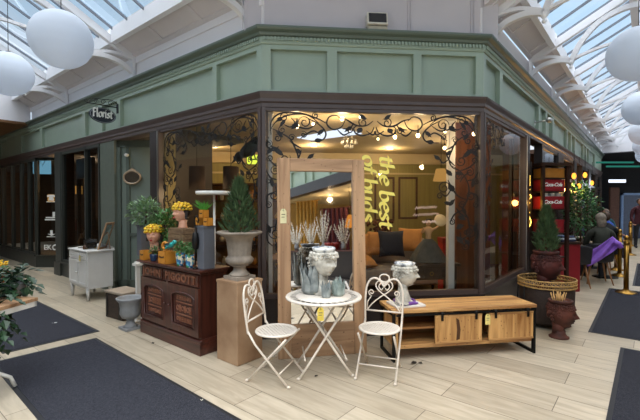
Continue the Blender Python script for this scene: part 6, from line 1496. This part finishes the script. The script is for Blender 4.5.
# far end: blue framed doorway, teal tubes, white strip light
FE = Frame((RC.x,RC.y), 90-DEG)
def far(px, py, yl): d = ray(px,py); return Vector((0,0,EYE)) + d*yl
def far_box(name,label,cat,px0,px1,py0,py1,y,m,depth=.1,kind=None):
    a, b = at_y(px0,py1,y), at_y(px1,py0,y); mb = MB(); mb.box(0,b.x-a.x,0,depth,0,b.z-a.z); o = obj(name,mb,m,None,(a.x,a.y,a.z))
    if kind: o['kind'] = kind
    else: tag(o,label,cat)
    return o
TEAL = emit('teal_tube','#2f7f70',.7)
far_box('neon_tube','upper teal glowing tube at the far end of the right arcade','light',597,634,161.5,163.2,15.0,TEAL,.06)
far_box('neon_tube','lower teal glowing tube at the far end of the right arcade','light',607,640,165.5,167.2,15.6,TEAL,.06)
far_box('strip_light','white strip light over the far blue doorway','light',610,626,179.5,182.5,15.2,emit('cool_strip','#e6efff',1.6),.08)
fd = thing('door_4',None,None,at_y(620,203,18.0)); fd['kind'] = 'structure'
a, b = at_y(621,232,18), at_y(640,193,18); W_ = 1.35; Hh = 2.05; fd.location = (a.x,18.0,0)
BLUEP = mat('pale_blue_paint','#7f9cc8',.5); mb = MB(); mb.box(0,.1,0,.08,0,Hh); mb.box(W_-.1,W_,0,.08,0,Hh); mb.box(0,W_,0,.08,Hh-.1,Hh); obj('door_frame', mb, BLUEP, fd); mb = MB(); mb.box(.1,W_-.1,.02,.05,0,Hh-.1); obj('pane', mb, mat('dusky_glass','#3a4560',.2), fd)
mb = MB(); mb.box(-.5,-.1,.0,.1,0,2.3); 
for k in range(10): mb.box(-.5,-.1,-.01,0,k*.23,k*.23+.2)
o = struct('column', mb, mat('brown_brick','#6b4a3d',.8,var=.2), (a.x,18.0,0))
lamp(at_y(618,184,15.0), 20, '#e6efff', .2)

# ================================================================ LEFT FOREGROUND PLANTER
PS = Vector((-2.80,3.36,0)); t = thing('plant_stand','white metal plant stand with a timber shelf at the picture edge by the mats','stand',PS,R(-10))
mb = MB(); mb.box(-.55,.30,-.17,.19,.745,.775); obj('shelf_board', mb, PINE_X, t, bevel=.004)
mb = MB(); mb.box(-.55,.295,-.16,-.14,.70,.745); mb.box(-.55,.295,.16,.18,.70,.745); mb.box(.275,.295,-.16,.18,.70,.745); obj('apron', mb, METAL_W, t)
mb = MB(); mb.tube([(.02,0,.70),(.02,0,.13)],.022,8); obj('post', mb, METAL_W, t)
for (x,y) in ((.10,-.14),(.13,.10),(-.16,-.05)): mb = MB(); mb.tube([(.02,0,.18),(x*.8+.02,y*.8,.10),(x+.02,y,.015)],.016,4); obj('foot', mb, METAL_W, t)
OR_ = mat('terracotta_orange','#a8623a',.7,var=.1)
q = PS+Vector((-.02,.02,.776)); q = at_z(1,290,.776); t = thing('flower_pot','terracotta pot of yellow pansies at the picture edge','flower pot',(q.x-.07,q.y+.03,.776)); t.scale = (.85,.85,.85); mb = MB(); mb.lathe([(0,0),(.07,0),(.105,.17),(.115,.17),(.118,.20),(.1,.2),(.09,.15),(0,.15)],24); obj('pot', mb, OR_, t)
obj('foliage', bush_mesh((.11,.11,.06),120,.06,.03,51,.22), LEAF1, t)
mb = MB(); rnd = random.Random(8)
for k in range(26):
    a, r_ = rnd.uniform(0,2*PI), rnd.uniform(.02,.13); c = (r_*math.cos(a),r_*math.sin(a),rnd.uniform(.25,.31))
    for j in range(5): b = j*2*PI/5; mb.leaf(c,(math.cos(b),math.sin(b)*.6-.3,.5),(0,-.6,.7),.03,.026,.1)
obj('flowers', mb, YFLOW, t)
def trailing(mb, rnd, p0, n, L, spread, leafL, leafW):
    for k in range(n):
        p = Vector(p0)+Vector((rnd.uniform(-spread,spread),rnd.uniform(-.12,.12),rnd.uniform(-.02,.12))); d = Vector((rnd.uniform(-.4,.9),rnd.uniform(-.7,.4),rnd.uniform(-.2,.9)))
        for j in range(int(L)):
            d = (d+Vector((rnd.uniform(-.25,.25),rnd.uniform(-.25,.25),-.28))).normalized(); p = p+d*.045
            mb.leaf(p, d+Vector((rnd.uniform(-1,1),rnd.uniform(-1,1),rnd.uniform(-.4,.6))), (0,0,1), leafL*rnd.uniform(.7,1.2), leafW*rnd.uniform(.8,1.2), .3)
rnd = random.Random(12)
mb = MB(); q = at_z(12,296,.776); trailing(mb,rnd,(-.1,0,.06),52,5,.15,.085,.06)
t = thing('ivy','dark green leafy ivy spilling over the timber shelf','ivy',(q.x,q.y+.02,.79)); o = obj('foliage', mb, LEAF3, t)
mb = MB(); mb.lathe([(0,0),(.08,0),(.1,.1),(.09,.1),(.07,.02)],16); obj('pot', mb, GZ, t)
mb = MB(); rnd = random.Random(13); trailing(mb,rnd,(-.08,0,.0),40,8,.10,.085,.06); q = Vector((-2.68,3.2,.64)); t = thing('hanging_ivy','dark ivy trailing below the shelf towards the mat','ivy',(q.x-.04,q.y,.66)); obj('foliage', mb, LEAF3, t)
q = at_z(-3,385,.05); t = thing('white_bucket','white enamel bucket standing on a dark pot under the shelf','bucket',(PS.x-.14,PS.y-.04,.26)); mb = MB(); mb.lathe([(0,0),(.085,0),(.115,.28),(.12,.285),(.11,.285),(.08,.02)],24); obj('bucket', mb, METAL_W, t); mb = MB(); mb.torus((0,0,.24),.112,.006,24,6); obj('hoop', mb, STEEL, t)
t = thing('black_pot','round black pot on the floor under the white bucket','pot',(PS.x-.14,PS.y-.04,0)); mb = MB(); mb.lathe([(0,0),(.08,0),(.13,.09),(.12,.2),(.09,.255),(0,.255)],24); obj('pot', mb, BLKP, t)

# ================================================================ LEFT SHOPFRONT DETAILS
# lit screen sign in the far window
xw, zw = FL.hit(42,165,.35); q = FL.p(xw,.35,zw); t = thing('lit_sign','small glowing pale blue sign hanging in the dark left shopfront','sign',q,R(8)); mb = MB(); mb.box(-.21,.21,-.03,.03,-.24,.24); obj('panel', mb, emit('pale_blue_lightbox','#8fd0ef',1.0), t); mb = MB(); mb.tube([(-.1,-.034,-.12),(-.02,-.034,.1),(.03,-.034,-.02),(.1,-.034,.12)],.008,5); obj('emblem', mb, WHITEV, t); mb = MB(); mb.tube([(-.15,0,.24),(-.15,0,.38)],.006,5); mb.tube([(.15,0,.24),(.15,0,.38)],.006,5); obj('hanger', mb, STEEL, t)
# stickers on the splayed pane
SM = Matrix.Translation(wv.location) 
def stick(label, x, z, fn):
    mb = MB(); fn(mb); tag(obj('window_sticker', mb, WHITEV, None, (wv.location.x+x, wv.location.y+.024, z)), label, 'sticker', 'white stickers on the splayed pane')
def tel(mb): mb.prism([(-.07,-.06),(.07,-.06),(.05,.03),(-.05,.03)],0,.003); mb.prism([(-.1,.03),(.1,.03),(.1,.07),(.06,.085),(-.06,.085),(-.1,.07)],0,.003); mb.box(-.12,.12,0,.003,-.10,-.085)
def lines(mb): mb.box(-.12,.12,0,.003,.02,.05); mb.box(-.14,.14,0,.003,-.03,0); mb.box(.05,.13,0,.003,.06,.18)
def arrow(mb): mb.prism([(-.1,0),(0,-.05),(.1,0),(.03,0),(.03,.09),(-.03,.09),(-.03,0)],0,.003); mb.box(-.12,.12,0,.003,-.08,-.065)
stick('white telephone sticker, topmost on the dark splayed pane', .36, 1.72, tel); stick('white lines of text sticker under the telephone sticker', .34, 1.2, lines); stick('white downward arrow sticker on the dark splayed pane', .36, .83, arrow)
me = text_mesh('EK', .17, .001, 'CENTER', .004); 
for v in me.vertices: v.co = Vector((v.co.x,-v.co.z,v.co.y))
o = obj('window_sticker', me, WHITEV, None, (wv.location.x+.26, wv.location.y+.024, .49)); tag(o,'white block letters sticker lowest on the dark splayed pane','sticker','white stickers on the splayed pane')
stick('white ring sticker beside the block letters, low on the pane', .44, .49, lambda mb: mb.torus((0,.001,0),.055,.02,18,4,'y'))
# lit goods dimly seen in the left shop
rnd = random.Random(20)
for k in range(14):
    s_ = rnd.uniform(4.8,8.4); p = FL.p(-s_, rnd.uniform(.5,1.0), 0); h = rnd.uniform(.5,1.0); c = rnd.choice(['#8a6a3f','#6a2f28','#9a948a','#4d5a6a','#7a5a3a'])
    t = thing('gift_display','dim plinth of gift goods behind the left dark shopfront','display',p,rnd.uniform(0,1),'dim gift plinths in the left shop'); mb = MB(); mb.box(-.12,.12,-.12,.12,0,h); obj('plinth', mb, mat('dim_plinth','#3b352d',.6), t); mb = MB(); mb.lathe([(0,h),(.06,h),(.1,h+.1),(.05,h+.2),(.03,h+.28),(.05,h+.3),(0,h+.3)],14); obj('vase', mb, mat('dim_'+c.strip('#'),c,.4), t)
for i,(px,py,yl,lb) in enumerate(((88,182,1.4,'amber lantern glowing deep in the left dark shopfront'),(79,190,1.5,'small amber lantern low in the left dark shopfront'),(51,198,1.4,'dim amber lantern behind the splayed pane'))):
    x,z = FL.hit(px,py,yl); q = FL.p(x,yl,z); t = thing('wall_lantern',lb,'lamp',q,0,'amber lanterns in the left shop'); mb = MB(); mb.box(-.07,.07,-.07,.07,-.12,.12); obj('shade', mb, emit('dim_amber','#d89a4a',1.4), t); mb = MB(); mb.cyl((0,0,.12),(0,0,2.8-z),.006,n=6); obj('cord', mb, DARK, t); lamp(q+Vector((0,-.02,-.22)),10,'#ffbf70')

# ================================================================ SHOP BEHIND THE VIEWPOINT (mirror)
for k,(x,y,z,lb) in enumerate(((1.4,1.2,2.66,'recessed warm spotlight in the ceiling of the shop across the arcade, nearest its front'),(2.8,1.4,2.66,'recessed warm spotlight in the ceiling of the shop across the arcade, middle'),(4.2,1.2,2.66,'recessed warm spotlight in the ceiling of the shop across the arcade, far end'))):
    q = FO.p(x,y,z+.055); t = thing('ceiling_spotlight',lb,'spotlight',q,0,'spotlights across the arcade'); mb = MB(); mb.lathe([(0,0),(.04,0),(.045,-.01),(0,-.01)],14); obj('lens', mb, BULB, t); mb = MB(); mb.torus((0,0,-.004),.05,.01,16,5); obj('bezel', mb, METAL_W, t); lamp(q+Vector((0,0,-.15)),28)

# goods across the arcade, where the tall mirror looks
Mm = lm; nM = (lm.to_3x3() @ Vector((0,-1,0))).normalized(); oM = lm @ Vector((0,.028,1.0))
def mirrored(px, py, L):
    d = ray(px,py); o = Vector((0,0,EYE)); h_ = o + d*(nM.dot(oM-o)/nM.dot(d)); r = (d - nM*2*nM.dot(d)).normalized(); return h_ + r*L
SILV = mat('silvered_twigs','#cfccc4',.35,.3,var=.1)
for k,(px,py,L,lb) in enumerate(((297,262,7.2,'spray of silvered twigs across the arcade, by the dark counter end'),(311,258,6.9,'spray of silvered twigs across the arcade, second along the counter'),(324,252,6.6,'tall spray of silvered twigs across the arcade, beside the red bowls'),(344,258,6.4,'spray of silvered twigs across the arcade, under the orange lamp'))):
    p = mirrored(px,py,L); z0 = 1.0; t = thing('silver_twig_spray',lb,'decoration',(p.x,p.y,z0),0,'silvered twig sprays across the arcade'); rnd = random.Random(k+60); mb = MB()
    for i in range(22):
        a, e = rnd.uniform(0,2*PI), rnd.uniform(.1,.5); H_ = rnd.uniform(.45,.85) if k != 2 else rnd.uniform(.6,1.1)
        q = [(0,0,.1),(math.cos(a)*e*.25,math.sin(a)*e*.25,H_*.5),(math.cos(a)*e*.6,math.sin(a)*e*.6,H_)]; mb.tube(spline(q,4),.005,4)
        for j in range(6): f = .4+.1*j; mb.ell((math.cos(a)*e*.6*f,math.sin(a)*e*.6*f,H_*f),(.014,.014,.022),5,4)
    obj('twigs', mb, SILV, t); mb = MB(); mb.lathe([(0,0),(.06,0),(.07,.12),(.04,.2),(.05,.22),(0,.2)],14); obj('vase', mb, GZ, t)
p0, p1 = mirrored(292,270,7.2), mirrored(352,270,6.2); dd_ = (p1-p0); dd_.z = 0; aa = math.atan2(dd_.y,dd_.x)
t = thing('shop_counter','long dark counter across the arcade, seen in the tall mirror','counter',(p0.x,p0.y,0),aa); mb = MB(); mb.box(-.4,dd_.length+.4,-.3,.3,.96,.998); obj('top', mb, MAHO, t); mb = MB(); mb.box(-.36,dd_.length+.36,-.25,.25,0,.96); obj('body', mb, BROWN_D, t)
for k,(px,lb) in enumerate(((330,'dark red bowl across the arcade, nearer the tall twigs'),(336,'dark red bowl across the arcade, nearer the orange lamp'))):
    p = mirrored(px,262,6.5); t = thing('red_bowl',lb,'bowl',(p.x,p.y,1.0),0,'red bowls across the arcade'); mb = MB(); mb.lathe([(0,0),(.06,0),(.07,.02),(.13,.14),(.15,.2),(.14,.2),(.11,.12),(0,.05)],20); obj('bowl', mb, mat('red_lacquer','#7e1f1c',.3), t)
p = mirrored(308,268,8.6); t = thing('gold_curtain','golden curtain hanging in the shop across the arcade','curtain',(p.x,p.y,0),aa); mb = MB(); mb.grid(lambda u,v:((u-.5)*.8,.04*math.sin(u*38),.05+2.5*v),60,4); mb.tube([(-.5,0,2.56),(.5,0,2.56)],.015,6); obj('cloth', mb, mat('gold_cloth','#a8823a',.7,var=.15), t)
p = mirrored(337,268,8.0); t = thing('maroon_curtain','maroon curtain hanging in the shop across the arcade','curtain',(p.x,p.y,0),aa); mb = MB(); mb.grid(lambda u,v:((u-.5)*.9,.04*math.sin(u*38),.05+2.2*v),60,4); mb.tube([(-.55,0,2.26),(.55,0,2.26)],.015,6); obj('cloth', mb, mat('maroon_cloth','#54202c',.8,var=.15), t)
p = mirrored(350,222,6.6); t = thing('orange_pendant','orange cone pendant lamp in the shop across the arcade','lamp',p); mb = MB(); mb.lathe([(.03,.2),(.06,.18),(.16,-.15)],20); obj('lamp_shade', mb, emit('orange_glass','#d98a3a',1.0), t); mb = MB(); mb.cyl((0,0,.18),(0,0,2.72-p.z),.006,n=6); obj('cord', mb, DARK, t)
